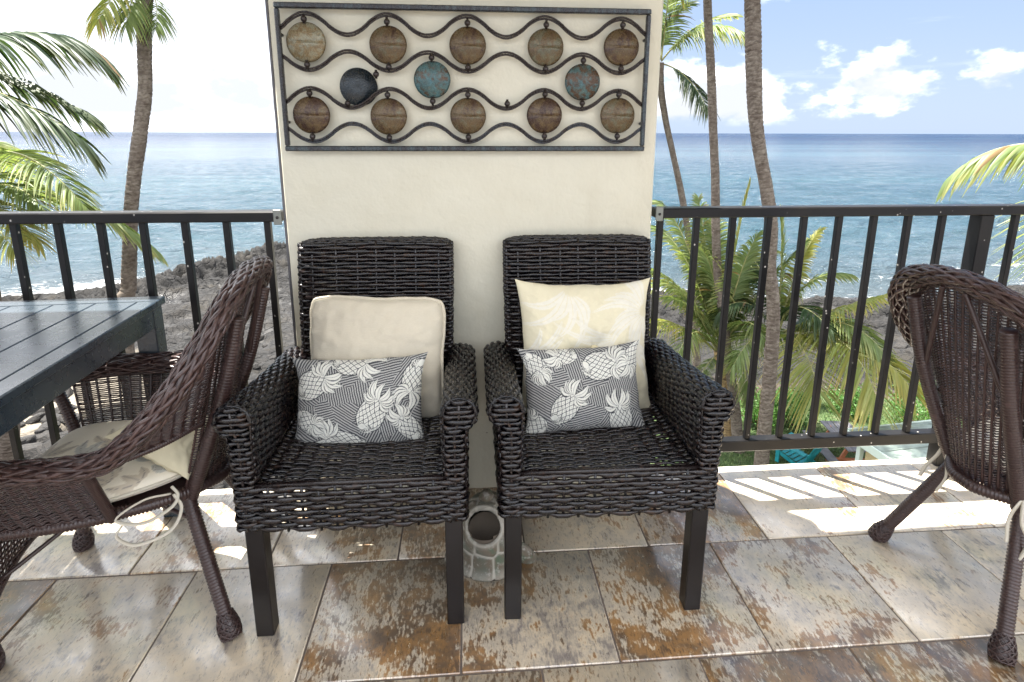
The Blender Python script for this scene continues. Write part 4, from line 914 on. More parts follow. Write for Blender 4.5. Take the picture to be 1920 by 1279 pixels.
def wall_art():
    Y = WY-0.030
    e = tag(empty('metal_wall_art', (0.01, WY, 1.259)), 'long rusty metal wall sculpture with a dark frame, wavy rods and round discs', 'wall art')
    def wp(zx, zy):                                    # surveyed on the wall: photo pixel -> local x, z
        px, py = 500+zx/2.5946, zy/2.5946; d = fw+rt*(px-PCX)/FPX+up*(PCY-py)/FPX; P_ = EYE+d*Y/d[1]; return np.array([P_[0]-0.01, P_[2]-1.259])
    x0, z0 = wp(98, 733); x1, z1 = wp(1855, 45); x0 = -0.583; x1 = 0.583
    def bar(lo, hi):
        b = MB(); b.box((lo[0], -0.036, lo[1]), (hi[0], -0.018, hi[1]), bev=0.003); return b.build('frame_bar', M_FRAME, e, smooth=False)
    bw = 0.0165
    bar((x0, 0.0), (x1, bw)); bar((x0, z1-bw), (x1, z1)); bar((x0+0.0005, bw+0.0005), (x0+bw*0.85, z1-bw-0.0005)); bar((x1-bw*0.85, bw+0.0005), (x1-0.0005, z1-bw-0.0005))
    for sx in (-1, 1):
        for z in (0.09, z1-0.09):
            m = MB(); m.tube([(sx*0.573, -0.019, z), (sx*0.573, -0.0005, z)], 0.005, 8); m.build('wall_pin', M_IRON, e)
    xd = [wp(a, 220)[0] for a in (197, 592, 979, 1358, 1722)]; xm = [(xd[i]+xd[i+1])/2 for i in range(4)]
    per = (xd[4]-xd[0])/4
    rows = [(wp(980, 78)[1], wp(980, 178)[1]), (wp(980, 258)[1], wp(980, 348)[1]), (wp(980, 436)[1], wp(980, 528)[1]), (wp(980, 604)[1], wp(980, 690)[1])]
    for r_, (zt, zb) in enumerate(rows):
        x = np.linspace(x0+0.012, x1-0.012, 150); ph = np.cos((x-xd[0])/per*2*math.pi)*(1 if r_ in (0, 2) else -1)
        ph = np.sign(ph)*np.abs(ph)**0.9
        z = (zt+zb)/2+(zt-zb)/2*ph
        m = MB()
        for o_, dy in ((0.0034, -0.029), (-0.0034, -0.025)): m.tube(np.stack([x, dy+0.0006*np.sin(x*300), z+o_+0.0006*fbm(x*60, x*0+r_, 3, r_)], -1), 0.0034, 8, hint=(0, 1, 0))
        m.build('wavy_rod', M_IRON, e)
    def disc(x, z, r, mat, tilt=(0, 0, 0), seam=True, ball_t=None, ball_b=None, flip=False):
        m = MB(); s = np.linspace(0, 1, 12); prof = [(max(0.0001, r*q), 0.016*(1-q**2)+0.0006) for q in s]+[(r*0.995, -0.0015), (0.0001, 0.010)]
        th = np.arange(49)*2*math.pi/48; V = np.array([[[q*math.cos(a)*(1+0.006*math.sin(3*a)), q*math.sin(a)*(1+0.008*math.sin(2*a+1)), (h_-0.0022*math.exp(-((q*math.sin(a))/0.0022)**2) if seam else h_)] for a in th] for q, h_ in prof]); m.grid(V, flip=True)
        o = m.build('disc', mat, e, loc=(x, -0.026, z), rot=(R(90)+tilt[0], tilt[1], tilt[2]))
        return o
    def ball(x, z, par=e):
        m = MB(); m.sphere((0, 0, 0), (0.0095, 0.0095, 0.0095), nu=14, nv=10); m.box((-0.0035, -0.004, -0.013), (0.0035, 0.004, 0.013)); m.build('bead', M_IRON, e, loc=(x, -0.033, z))
    rad = 0.0575
    for i, a in enumerate(((190, 205), (590, 218), (978, 222), (1358, 230), (1727, 230))):
        q = wp(*a); disc(q[0], q[1], rad*(1.04 if i == 0 else 1.0), M_PALE if i == 0 else M_DISC); ball(q[0], q[1]+rad+0.0085); ball(q[0], q[1]-rad-0.0085)
    for i, a in enumerate(((217, 560), (593, 567), (980, 565), (1352, 562), (1708, 563))):
        q = wp(*a); disc(q[0], q[1], rad, M_DISC); ball(q[0], q[1]+rad+0.0085); ball(q[0], q[1]-rad-0.0085)
    for a in ((805, 388), (1537, 400)):
        q = wp(*a); disc(q[0], q[1], rad, M_TEAL, seam=False); ball(q[0], q[1]+rad+0.0085); ball(q[0], q[1]-rad-0.0085)
    q = wp(1170, 505); ball(*q)
    q = wp(447, 423); o = disc(q[0], q[1], rad*1.02, M_BACK, tilt=(R(180), 0, R(20)), seam=False); o.location.y = -0.024; o['label'] = 'loose disc turned to its dark back'
    ball(*wp(533, 362)); ball(*wp(395, 503))
wall_art()

# ================================================================== TURTLE LANTERN
def turtle():
    e = tag(empty('turtle_lantern', (0.050, 1.560, 0), (0, 0, R(-2))), 'small grey green ceramic turtle lantern on the tiles between the armchairs', 'lantern'); e.scale = (1.0, 1.0, 1.0)
    k = NT('turtle_glaze'); p = k.coord('Object'); n = k.noise(p, 60, 5, 0.65); n2 = k.noise(p, 14, 4); at_ = k.n('ShaderNodeSeparateColor'); k.l(k.attr(), at_.inputs[0])
    c = k.mix(k.range(n2, 0.35, 0.65), (0.12, 0.13, 0.10), (0.16, 0.12, 0.085)); c = k.mix(k.math('MULTIPLY', k.range(n2, 0.55, 0.66), 0.6), c, (0.07, 0.14, 0.09))
    c = k.mix(at_.outputs[0], c, (0.40, 0.375, 0.315)); c = k.mix(k.math('MULTIPLY', k.range(n, 0.52, 0.66), 0.5), c, (0.46, 0.445, 0.40)); c = k.mix(at_.outputs[1], c, (0.03, 0.026, 0.022))
    k.set(base=c, rough=k.range(n, 0.3, 0.7, 0.45, 0.7), normal=k.bump(n, 0.4, 0.003)); M_ = k.m
    # shell: upright dome, the plates stand proud of pale seams
    nu, nv = 180, 110; U, V = np.meshgrid(np.linspace(0, 2*math.pi, nu), np.linspace(0, 1, nv), indexing='ij')
    ang = V*math.pi*0.5; R_ = 0.092*np.cos(ang)**0.72+0.002; Zz = 0.012+0.205*np.sin(ang)**0.92
    D = np.stack([np.cos(U)*R_, np.sin(U)*R_, Zz], -1)
    pts = []; rr_ = np.random.default_rng(3)
    for lv, (t, m_) in enumerate(((0.10, 9), (0.30, 8), (0.50, 7), (0.68, 5), (0.86, 3), (1.0, 1))):
        for j in range(m_):
            a = 2*math.pi*(j+0.5*(lv % 2))/m_+0.35; q = t*math.pi/2; r_ = 0.092*math.cos(q)**0.72+0.002; pts.append((math.cos(a)*r_, math.sin(a)*r_, 0.012+0.205*math.sin(q)**0.92))
    dist = np.sort(np.linalg.norm(D[:, :, None]-np.array(pts)[None, None], axis=-1), axis=-1); gap = dist[..., 1]-dist[..., 0]
    plate = sstep(0.003, 0.009, gap); N_ = D-np.array([0, 0, 0.07]); N_ /= np.linalg.norm(N_, axis=-1, keepdims=True)
    # the opening: a round hole looking forward and up
    hc = np.array([-0.010, -0.058, 0.158]); hd = np.linalg.norm((D-hc)*np.array([1, 1.0, 1]), axis=-1); rimw = np.exp(-((hd-0.055)/0.007)**2); hole = 1-sstep(0.043, 0.048, hd)
    foot = np.exp(-((D[..., 2]-0.018)/0.012)**2)
    disp = 0.004*plate*(1-np.clip(rimw*2, 0, 1))+0.009*rimw+0.012*foot
    P = D+N_*disp[..., None]; col = np.stack([np.clip(1-plate+rimw*0.8+foot*0.5, 0, 1), np.clip((1-sstep(0.044, 0.050, hd))*0.97, 0, 1), 0*hole], -1)  # second channel paints the shade inside the opening onto its lip
    I_, J_ = np.meshgrid(np.arange(nu-1), np.arange(nv-1), indexing='ij'); f_ = np.stack([I_*nv+J_, (I_+1)*nv+J_, (I_+1)*nv+J_+1, I_*nv+J_+1], -1).reshape(-1, 4)
    f_ = f_[hd.reshape(-1)[f_].min(1) > 0.0455]; m = MB(); m.add(P.reshape(-1, 3), f_, col=col.reshape(-1, 3)); m.tube(np.stack([0.094*np.cos(np.linspace(0, 2*math.pi, 60)), 0.094*np.sin(np.linspace(0, 2*math.pi, 60)), 0.0+np.full(60, 0.008)], -1), 0.009, 8); m.build('shell', M_, e)
    m = MB(); z0 = np.zeros(3)
    cv = MB(); nh = hc-np.array([0, 0, 0.07]); nh /= np.linalg.norm(nh); cv.sphere(tuple(hc-nh*0.030), (0.054, 0.046, 0.054), nu=28, nv=18); keep_ = [f for f in np.concatenate(cv.q) if ((np.concatenate(cv.v)[f].mean(0)-(hc-nh*0.030))@nh) < 0.024]; cv.q = [np.array(keep_)]; cv.qm = [np.zeros(len(keep_))]; cv.build('cavity', simple('cavity_clay', (0.13, 0.105, 0.08), 0.8), e)
    h = spline([(-0.005, 0.005, 0.205), (-0.004, -0.012, 0.228), (-0.002, -0.026, 0.240), (0.0, -0.045, 0.236)], 16); m.tube(h, np.interp(np.linspace(0, 1, 16), [0, .35, .6, .85, 1], [0.024, 0.018, 0.021, 0.018, 0.004]), 14)
    for s in (-1, 1): m.sphere((s*0.017, -0.028, 0.246), 0.0042)
    hd_ = m.build('head', M_, e)
    for s, big in ((1, 1.0), (-1, 0.8)):
        m = MB(); pth = spline([(s*0.070, -0.010, 0.06), (s*0.105, -0.022, 0.040), (s*0.132*big, -0.030, 0.020), (s*0.150*big, -0.022, 0.026)], 18); m.tube(pth, np.interp(np.linspace(0, 1, 18), [0, .3, .7, 1], [0.018, 0.030, 0.037, 0.014]), 12, rb=np.interp(np.linspace(0, 1, 18), [0, .5, 1], [0.014, 0.013, 0.006]), hint=(0, 0, 1)); m.build('flipper', M_, e)
turtle()

# ================================================================== PALMS
def m_leaf(name, c1, c2, tip, thru=0.35):
    k = NT(name); i = k.island(); r = k.objrand(); sep = k.n('ShaderNodeSeparateColor'); k.l(k.attr(), sep.inputs[0])
    c = k.mix(k.math('ADD', k.math('MULTIPLY', i, 0.6), k.math('MULTIPLY', r, 0.4)), c1, c2); c = k.mix(k.math('MULTIPLY', sep.outputs[0], k.range(i, 0.1, 0.8)), c, tip); c = k.mix(k.range(i, 0.982, 0.986), c, (0.23, 0.15, 0.075))
    k.set(base=c, rough=0.45, spec=0.35)
    tr = k.n('ShaderNodeBsdfTranslucent'); k.put(tr.inputs[0], k.mix(0.5, c, k.mix(1.0, c, (1.9, 1.9, 0.7), 'MULTIPLY'))); ms = k.n('ShaderNodeMixShader'); ms.inputs[0].default_value = thru
    k.l(k.b.outputs[0], ms.inputs[1]); k.l(tr.outputs[0], ms.inputs[2]); k.l(ms.outputs[0], k.o.inputs[0]); return k.m
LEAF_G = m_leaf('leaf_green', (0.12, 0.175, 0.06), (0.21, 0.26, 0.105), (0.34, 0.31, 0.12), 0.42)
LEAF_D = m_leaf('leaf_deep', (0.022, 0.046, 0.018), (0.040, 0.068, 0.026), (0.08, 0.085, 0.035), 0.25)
LEAF_Y = m_leaf('leaf_yellow', (0.20, 0.25, 0.08), (0.37, 0.35, 0.12), (0.46, 0.35, 0.12), 0.45)
M_RACHIS = simple('frond_rib', (0.30, 0.29, 0.12), 0.5, vary=0.3)
M_DRY = m_leaf('dry_leaf', (0.32, 0.20, 0.10), (0.42, 0.29, 0.16), (0.22, 0.13, 0.07), 0.2)
def m_trunk(name, a, b):
    k = NT(name); p = k.coord('Object'); n = k.noise(p, 7, 6, 0.65); n2 = k.noise(k.coord('Object', (6, 6, 16)), 1.0, 5, 0.7); h = k.attr(); s = k.n('ShaderNodeSeparateColor'); k.l(h, s.inputs[0])
    c = k.mix(k.range(n, 0.35, 0.65), a, b); c = k.mix(k.math('MULTIPLY', k.range(n2, 0.53, 0.66), 0.8), c, (0.06, 0.045, 0.035)); c = k.mix(k.math('MULTIPLY', s.outputs[0], 0.6), c, (0.075, 0.058, 0.045))
    k.set(base=c, rough=0.9, spec=0.2, normal=k.bump(k.math('ADD', n2, n), 0.9, 0.03)); return k.m
M_TRUNK = m_trunk('palm_bark', (0.125, 0.10, 0.082), (0.20, 0.17, 0.14))
M_TRUNK2 = m_trunk('palm_bark_warm', (0.30, 0.20, 0.10), (0.42, 0.30, 0.15))
def trunk(tree, origin, pts, rad, mat=M_TRUNK, ring=0.075, seed=0):
    P0 = spline(pts, 400); d = np.r_[0, np.cumsum(np.linalg.norm(np.diff(P0, axis=0), axis=1))]; n = int(d[-1]/0.017)
    s = np.linspace(0, d[-1], n); P = np.stack([np.interp(s, d, P0[:, i]) for i in range(3)], -1)
    T = np.gradient(P, axis=0); T /= np.linalg.norm(T, axis=1)[:, None]; A = np.cross(T, np.array([0, 1.0, 0])); A /= np.linalg.norm(A, axis=1)[:, None]; B = np.cross(T, A)
    k = 26; th = np.arange(k+1)*2*math.pi/k; TH, SS = np.meshgrid(th, s); tm = np.where(TH > 2*math.pi-1e-6, 0.0, TH)
    wob = fbm(np.cos(tm)*1.5+7, np.sin(tm)*1.5+SS*1.3, 3, seed); ph = np.mod(SS/ring+1.6*wob+0.35*np.sin(tm+SS), 1.0)
    groove = np.exp(-((ph-0.08)/0.13)**2); r0 = np.interp(s/d[-1], np.linspace(0, 1, len(rad)), rad)[:, None]
    bits = fbm(np.cos(tm)*5+SS*2, np.sin(tm)*5+SS*9, 4, seed+5); pit = sstep(0.60, 0.72, fbm(np.cos(tm)*6+3*SS, np.sin(tm)*6+SS*16, 3, seed+11))
    rr = r0*(1+0.05*(ph-0.5)-0.075*groove+0.09*(bits-0.5)-0.06*pit+0.03*np.sin(SS*2.1))
    V = P[:, None]+rr[..., None]*(np.cos(tm)[..., None]*A[:, None]+np.sin(tm)[..., None]*B[:, None]); col = np.stack([np.clip(groove+pit, 0, 1)]*3, -1)
    m = MB(); m.grid(V-np.array(origin), flip=False, col=col); return m.build('trunk', mat, tree)
def frond(tree, origin, p0, p1, p2, mat, L=0.8, dens=0.031, droop=0.5, wd=0.022, seed=0, start=0.16, lift=0.15, name='frond', rib=None, side=None, thin=1.0):
    r = np.random.default_rng(seed); P = bez(p0, p1, p2, 60); d = np.r_[0, np.cumsum(np.linalg.norm(np.diff(P, axis=0), axis=1))]; tot = d[-1]; n = max(14, int(tot*(1-start)/dens))
    m = MB(); m.tube(P-np.array(origin), np.linspace(0.028, 0.004, 60)*min(1, tot/3.2+0.25), 7, m=1)
    T = np.gradient(P, axis=0); T /= np.linalg.norm(T, axis=1)[:, None]
    t = start+(1-start)*(np.arange(n)+0.5)/n
    B = np.stack([np.interp(t*tot, d, P[:, i]) for i in range(3)], -1); TT = np.stack([np.interp(t*tot, d, T[:, i]) for i in range(3)], -1); TT /= np.linalg.norm(TT, axis=1)[:, None]
    Z = np.array([0, 0, 1.0]) if side is None else np.asarray(side, float)
    Sd = np.cross(TT, Z); ln = np.linalg.norm(Sd, axis=1)[:, None]; Sd = np.where(ln > 0.15, Sd/np.maximum(ln, 1e-6), Sd/np.maximum(ln, 1e-6)); Up = np.cross(Sd, TT)
    prof = np.interp((t-start)/(1-start), [0, 0.12, 0.35, 0.7, 0.9, 1], [0.45, 0.8, 1.0, 0.85, 0.6, 0.42]); sweep = np.interp((t-start)/(1-start), [0, 0.5, 0.85, 1], [0.35, 0.6, 1.1, 2.0])
    for s in (-1, 1):
        keep = r.random(n) < thin*0.94; b = B[keep]; k = len(b); sw = sweep[keep]*r.uniform(0.85, 1.15, k); ll = L*prof[keep]*r.uniform(0.85, 1.1, k); tt = TT[keep]; sd = Sd[keep]; upv = Up[keep]
        D = s*sd+tt*sw[:, None]+upv*(lift+r.normal(0, 0.09, k))[:, None]; D /= np.linalg.norm(D, axis=1)[:, None]; g = droop*r.uniform(0.75, 1.3, k)
        u = np.linspace(0, 1, 6); Q = b[:, None]+ll[:, None, None]*(D[:, None]*u[None, :, None]); Q[..., 2] -= (g*ll)[:, None]*u[None]**2*0.9
        dirn = np.gradient(Q, axis=1); dirn /= np.linalg.norm(dirn, axis=-1, keepdims=True)
        wv = tt[:, None]*0.8+upv[:, None]*r.normal(0.35*1, 0.25, (k, 1, 1)); wv = wv-dirn*(wv*dirn).sum(-1, keepdims=True); wv /= np.linalg.norm(wv, axis=-1, keepdims=True)
        w_ = wd*np.array([0.5, 0.95, 1.0, 0.8, 0.5, 0.06])[None]*r.uniform(0.8, 1.15, (k, 1)); nn = np.cross(dirn, wv)
        a_ = Q+wv*w_[..., None]; c_ = Q-wv*w_[..., None]; mid = Q-nn*(w_*0.35)[..., None]
        V = np.stack([a_, mid, c_], 2)-np.array(origin)                # k,6,3,3
        i, j = np.meshgrid(np.arange(5), np.arange(2), indexing='ij'); f = np.stack([i*3+j, (i+1)*3+j, (i+1)*3+j+1, i*3+j+1], -1).reshape(-1, 4)
        F = (f[None]+(np.arange(k)*18)[:, None, None]).reshape(-1, 4); cl = np.broadcast_to((u**3)[None, :, None, None], (k, 6, 3, 3))
        m.add(V.reshape(-1, 3), F, m=0, col=cl.reshape(-1, 3))
    return m.build(name, [mat, rib or M_RACHIS], tree)
def ground_under(x, y): return float(ground_z(np.array([float(x)]), np.array([float(y)]))[0])
def palm(label, trunk_px, rad, fronds=(), mat=M_TRUNK, ring=0.075, seed=1, crown=None, extra=None, leaf=LEAF_G, lo=-0.15):
    """trunk_px: list of (px, py, dist); fronds: (base, mid, tip) each (px, py, dist) + options"""
    T = [at(*q) for q in trunk_px]; x, y = T[0][0], T[0][1]; g = ground_under(x, y)-0.25
    if T[0][2] > g: 
        dxy = T[0][:2]-T[1][:2]; T = [np.array([x+0.25*dxy[0], y+0.25*dxy[1], g])]+T
    o = np.array([T[0][0], T[0][1], T[0][2]]); e = tag(empty('palm_tree', tuple(o)), label, 'palm tree', 'palm trees beyond the balcony')
    trunk(e, o, T, rad, mat, ring, seed)
    for i, (a, b, c, opt) in enumerate(fronds):
        op = dict(mat=leaf, seed=seed*100+i); op.update(opt); frond(e, o, at(*a), at(*b), at(*c), **op)
    if crown:                                          # the part of the crown the manual fronds leave open
        c, n, L, kw = crown; r = np.random.default_rng(seed+50)
        for i in range(n):
            az = 2*math.pi*i/n+r.uniform(-0.2, 0.2); el = r.uniform(lo, 1.15); h = np.array([math.sin(az), math.cos(az), 0]); l = L*r.uniform(0.85, 1.1)
            p1 = c+h*l*0.5*math.cos(el)+np.array([0, 0, l*0.55*math.sin(el)+0.15]); p2 = c+h*l*(0.80 if el > 0.4 else 0.86)+np.array([0, 0, l*(0.55*math.sin(el)-0.42)])
            op = dict(mat=leaf, seed=seed*77+i); op.update(kw); frond(e, o, c, p1, p2, **op)
    if extra: extra(e, o)
    return e
# the tall palm on the sea side, left
D = 12.0
def p1_extra(e, o):
    c = at(272, 8, D)
    for px, py, dx, dz, w_, s_ in ((243, 6, -0.10, -0.62, 0.10, 1), (300, 4, 0.22, -0.42, 0.14, 2), (262, -20, -0.02, -0.35, 0.16, 3)):
        b = at(px, py, D-0.55); u = np.linspace(0, 1, 8); V = []
        for q in u: V.append([b-o+np.array([dx*q-w_*0.5*(1-q*0.55)*0+k_*w_*(0.5-0.25*q), -0.05+0.05*math.sin(k_*3+q*4), dz*q+0.03*math.sin(k_*5+s_)]) for k_ in (-1, -0.4, 0.3, 1)])
        m = MB(); m.grid(np.array(V), col=np.zeros((8, 4, 3))); m.build('dry_sheath', M_DRY, e, label='dry brown sheath hanging from the crown')
palm('tall palm rising behind the slatted table with dry sheaths under its crown', [(236, 640, D), (241, 540, D), (243, 470, D), (246, 390, D), (253, 320, D), (264, 240, D), (272, 170, D), (271, 100, D), (270, 25, D), (272, -15, D)], [0.165, 0.145, 0.130, 0.128, 0.125, 0.118, 0.113, 0.11, 0.13],
     [((270, -10, D), (230, -60, D), (182, 45, D-.6), dict(mat=LEAF_Y, L=0.45, droop=0.8)), ((268, -15, D), (225, -180, D), (110, -170, D), {}), ((275, -15, D), (330, -200, D), (430, -180, D), {}), ((275, -5, D), (300, -20, D), (292, 55, D-.3), dict(L=0.35, droop=1.0)), ((265, -8, D), (246, -20, D-.3), (236, 50, D-.5), dict(mat=LEAF_G, L=0.4, droop=1.0))],
     seed=1, crown=(at(272, -120, D)+np.array([0, 0, 0.1]), 10, 3.0, dict(start=0.2)), ring=0.085, lo=0.9)
# long fronds reaching in at the upper left: their palm stands outside the view
D = 8.2
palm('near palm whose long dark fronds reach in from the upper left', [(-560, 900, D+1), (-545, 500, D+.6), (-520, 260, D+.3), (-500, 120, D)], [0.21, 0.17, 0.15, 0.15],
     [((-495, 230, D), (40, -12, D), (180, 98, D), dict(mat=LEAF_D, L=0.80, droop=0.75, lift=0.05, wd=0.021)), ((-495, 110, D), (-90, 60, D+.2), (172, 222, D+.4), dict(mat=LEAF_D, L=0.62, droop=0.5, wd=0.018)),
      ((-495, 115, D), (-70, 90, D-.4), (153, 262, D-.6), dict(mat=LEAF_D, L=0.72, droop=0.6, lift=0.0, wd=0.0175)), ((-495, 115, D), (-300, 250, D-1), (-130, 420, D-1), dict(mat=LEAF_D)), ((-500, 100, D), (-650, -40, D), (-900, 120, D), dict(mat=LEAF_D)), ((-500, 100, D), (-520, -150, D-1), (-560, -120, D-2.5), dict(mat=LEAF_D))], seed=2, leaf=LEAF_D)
# low yellow green palm at the left edge
D = 11.5
palm('low yellow green palm at the edge of the beach, beyond the table', [(16, 900, D+.8), (14, 800, D+.6), (0, 690, D+.4), (-30, 520, D+.2), (-70, 370, D)], [0.20, 0.185, 0.17, 0.16, 0.15],
     [((-70, 355, D), (-20, 270, D), (62, 300, D), dict(L=0.55, droop=0.2)), ((-70, 360, D), (0, 300, D), (86, 356, D), dict(L=0.62, droop=0.25)), ((-70, 360, D), (30, 320, D-.5), (84, 395, D-.8), dict(L=0.62, droop=0.45)), ((-70, 365, D), (10, 380, D-.8), (74, 455, D-1), dict(L=0.5, droop=0.4, mat=LEAF_Y)), ((-70, 365, D), (-20, 400, D-1), (26, 470, D-1.4), dict(L=0.55, droop=0.5, mat=LEAF_Y)), ((-70, 355, D), (-60, 230, D), (14, 280, D+.5), dict(L=0.5))],
     seed=3, crown=(at(-70, 360, D), 7, 2.6, dict(L=0.6)), leaf=LEAF_G)
# right side: slim palm far out, two bare trunks
D = 20.0
palm('slim far palm with drooping fronds beside the pillar', [(1308, 700, D), (1300, 560, D), (1290, 440, D), (1277, 360, D), (1262, 290, D), (1248, 225, D), (1239, 165, D), (1238, 118, D)], [0.145, 0.13, 0.12, 0.115, 0.107, 0.10, 0.10, 0.125],
     [((1240, 115, D), (1310, 20, D), (1396, 62, D-.5), dict(L=1.0, droop=0.75)), ((1240, 115, D), (1310, 25, D+.4), (1378, 30, D+1), dict(L=0.75, droop=0.3)), ((1242, 120, D), (1290, 130, D), (1327, 205, D-.8), dict(L=0.85, droop=0.65, mat=LEAF_D)), ((1240, 112, D), (1240, 30, D), (1290, 10, D), dict(L=1.1, droop=0.35, mat=LEAF_D)), ((1240, 112, D), (1255, -30, D-.5), (1262, -50, D-1), dict(L=1.0)), ((1238, 112, D), (1190, 20, D), (1130, 90, D), {}), ((1238, 116, D), (1200, 130, D), (1170, 230, D), {}), ((1238, 112, D), (1225, 0, D+.5), (1180, -30, D+1), {})], seed=4)
D = 15.0
palm('middle bare palm trunk curving at its foot, right of the pillar', [(1386, 868, D), (1383, 820, D), (1377, 750, D), (1366, 680, D), (1357, 600, D), (1346, 520, D), (1342, 420, D), (1341, 330, D), (1337, 240, D), (1333, 130, D), (1327, 20, D), (1326, -80, D), (1328, -250, D)], [0.155, 0.13, 0.115, 0.11, 0.105, 0.103, 0.10, 0.10, 0.10, 0.098], seed=5, crown=(at(1328, -255, D), 12, 4.2, {}), ring=0.085)
D = 13.0
palm('thick bare palm trunk bending in front of the low palms', [(1425, 905, D), (1430, 840, D), (1440, 740, D), (1448, 640, D), (1450, 570, D), (1443, 500, D), (1446, 430, D), (1438, 360, D), (1424, 280, D), (1416, 210, D), (1413, 120, D), (1411, 20, D), (1406, -100, D), (1400, -330, D)], [0.185, 0.158, 0.145, 0.14, 0.135, 0.13, 0.132, 0.142, 0.158, 0.158, 0.153, 0.145], seed=6, crown=(at(1400, -340, D), 12, 4.2, {}), ring=0.095)
# two low bushy palms behind the railing
D = 15.5
palm('low bushy palm with an orange brown trunk behind the railing by the pillar', [(1364, 830, D), (1361, 770, D), (1356, 720, D), (1348, 655, D)], [0.19, 0.17, 0.165, 0.14],
     [((1348, 655, D), (1352, 500, D), (1306, 452, D-.6), dict(L=0.85, droop=0.5)), ((1346, 655, D), (1290, 440, D), (1222, 425, D+.4), dict(L=0.9, droop=0.4)), ((1344, 655, D), (1270, 500, D-.6), (1214, 510, D-1), dict(L=0.9)), ((1344, 660, D), (1270, 590, D-.8), (1205, 605, D-1.2), dict(L=0.8, droop=0.7, mat=LEAF_Y)),
      ((1350, 650, D), (1372, 480, D), (1405, 348, D), dict(L=0.75, droop=0.15, mat=LEAF_Y)), ((1350, 650, D), (1385, 500, D-.5), (1420, 440, D-.8), dict(L=0.8)), ((1352, 650, D), (1440, 520, D), (1510, 455, D), dict(L=0.8)), ((1346, 660, D), (1300, 570, D-1), (1262, 690, D-1.6), dict(L=0.65, droop=0.6)),
      ((1344, 650, D), (1285, 400, D+.6), (1232, 378, D+1), dict(L=0.8)), ((1348, 650, D), (1320, 430, D+.8), (1310, 372, D+1.2), dict(L=0.8)), ((1352, 660, D), (1400, 640, D-.6), (1404, 745, D-1), dict(L=0.55, droop=0.6)), ((1346, 665, D), (1322, 680, D-.7), (1298, 735, D-1.2), dict(L=0.35)), ((1352, 655, D), (1400, 560, D-.9), (1432, 640, D-1.5), dict(L=0.7)), ((1352, 650, D), (1370, 540, D), (1362, 470, D), dict(L=0.7, mat=LEAF_D)), ((1346, 650, D), (1310, 560, D-.5), (1250, 560, D-1), dict(L=0.8)), ((1350, 650, D), (1400, 470, D+.6), (1450, 470, D+1), dict(L=0.8)), ((1344, 655, D), (1250, 470, D+.3), (1200, 560, D), dict(L=0.85)), ((1348, 650, D), (1345, 470, D+.5), (1340, 400, D+1), dict(L=0.8)), ((1352, 655, D), (1430, 590, D-.2), (1490, 640, D-.6), dict(L=0.8))],
     mat=M_TRUNK2, seed=7)
D = 15.2
palm('bushy palm with long yellow drooping fronds right of the thick bare trunk', [(1428, 860, D), (1434, 790, D), (1442, 710, D), (1452, 630, D)], [0.18, 0.17, 0.16, 0.14],
     [((1462, 625, D), (1560, 580, D-.3), (1662, 552, D-.5), dict(L=0.85, droop=0.6, mat=LEAF_Y, wd=0.024)), ((1462, 625, D), (1600, 560, D-.6), (1668, 680, D-1), dict(L=0.85, droop=0.5)), ((1462, 630, D), (1505, 610, D-1), (1540, 752, D-2), dict(L=1.35, droop=0.5, mat=LEAF_Y, dens=0.045, wd=0.028)), ((1464, 628, D), (1600, 580, D-1), (1650, 770, D-2), dict(L=1.25, droop=0.45, mat=LEAF_Y, dens=0.045, wd=0.027)), ((1464, 628, D), (1640, 620, D-.8), (1712, 735, D-1.4), dict(L=1.0, droop=0.5, mat=LEAF_Y, wd=0.025)),
      ((1460, 622, D), (1500, 500, D), (1590, 515, D), dict(L=0.7)), ((1458, 620, D), (1470, 480, D), (1463, 402, D), dict(L=0.8, droop=0.15)), ((1460, 620, D), (1495, 480, D+.3), (1538, 430, D+.6), dict(L=0.55, mat=LEAF_Y)), ((1456, 625, D), (1400, 530, D), (1345, 590, D-.5), dict(L=0.8, mat=LEAF_D)), ((1458, 628, D), (1420, 600, D-.8), (1372, 690, D-1.4), dict(L=0.75)), ((1460, 622, D), (1480, 530, D-.5), (1560, 620, D-1.2), dict(L=0.8, mat=LEAF_D)), ((1458, 618, D), (1430, 470, D+.5), (1390, 480, D+.8), dict(L=0.7, mat=LEAF_D)), ((1462, 625, D), (1530, 590, D+.6), (1600, 600, D+1.2), dict(L=0.8, mat=LEAF_D))],
     mat=M_TRUNK2, seed=8)
# one frond leaning in from the right
D = 8.5
palm('palm beyond the right end of the railing, one pale frond leaning in', [(2230, 1000, D+.6), (2220, 700, D+.4), (2190, 430, D+.2), (2160, 330, D)], [0.19, 0.17, 0.15, 0.14],
     [((2160, 320, D), (1900, 215, D), (1782, 332, D), dict(L=0.50, droop=0.75, lift=-0.1, dens=0.032)), ((2160, 320, D), (2250, 200, D), (2420, 330, D), {}), ((2160, 320, D), (2150, 120, D), (2060, 90, D+1), {}), ((2160, 325, D), (2080, 330, D-1), (2010, 470, D-1.5), {})], seed=9)

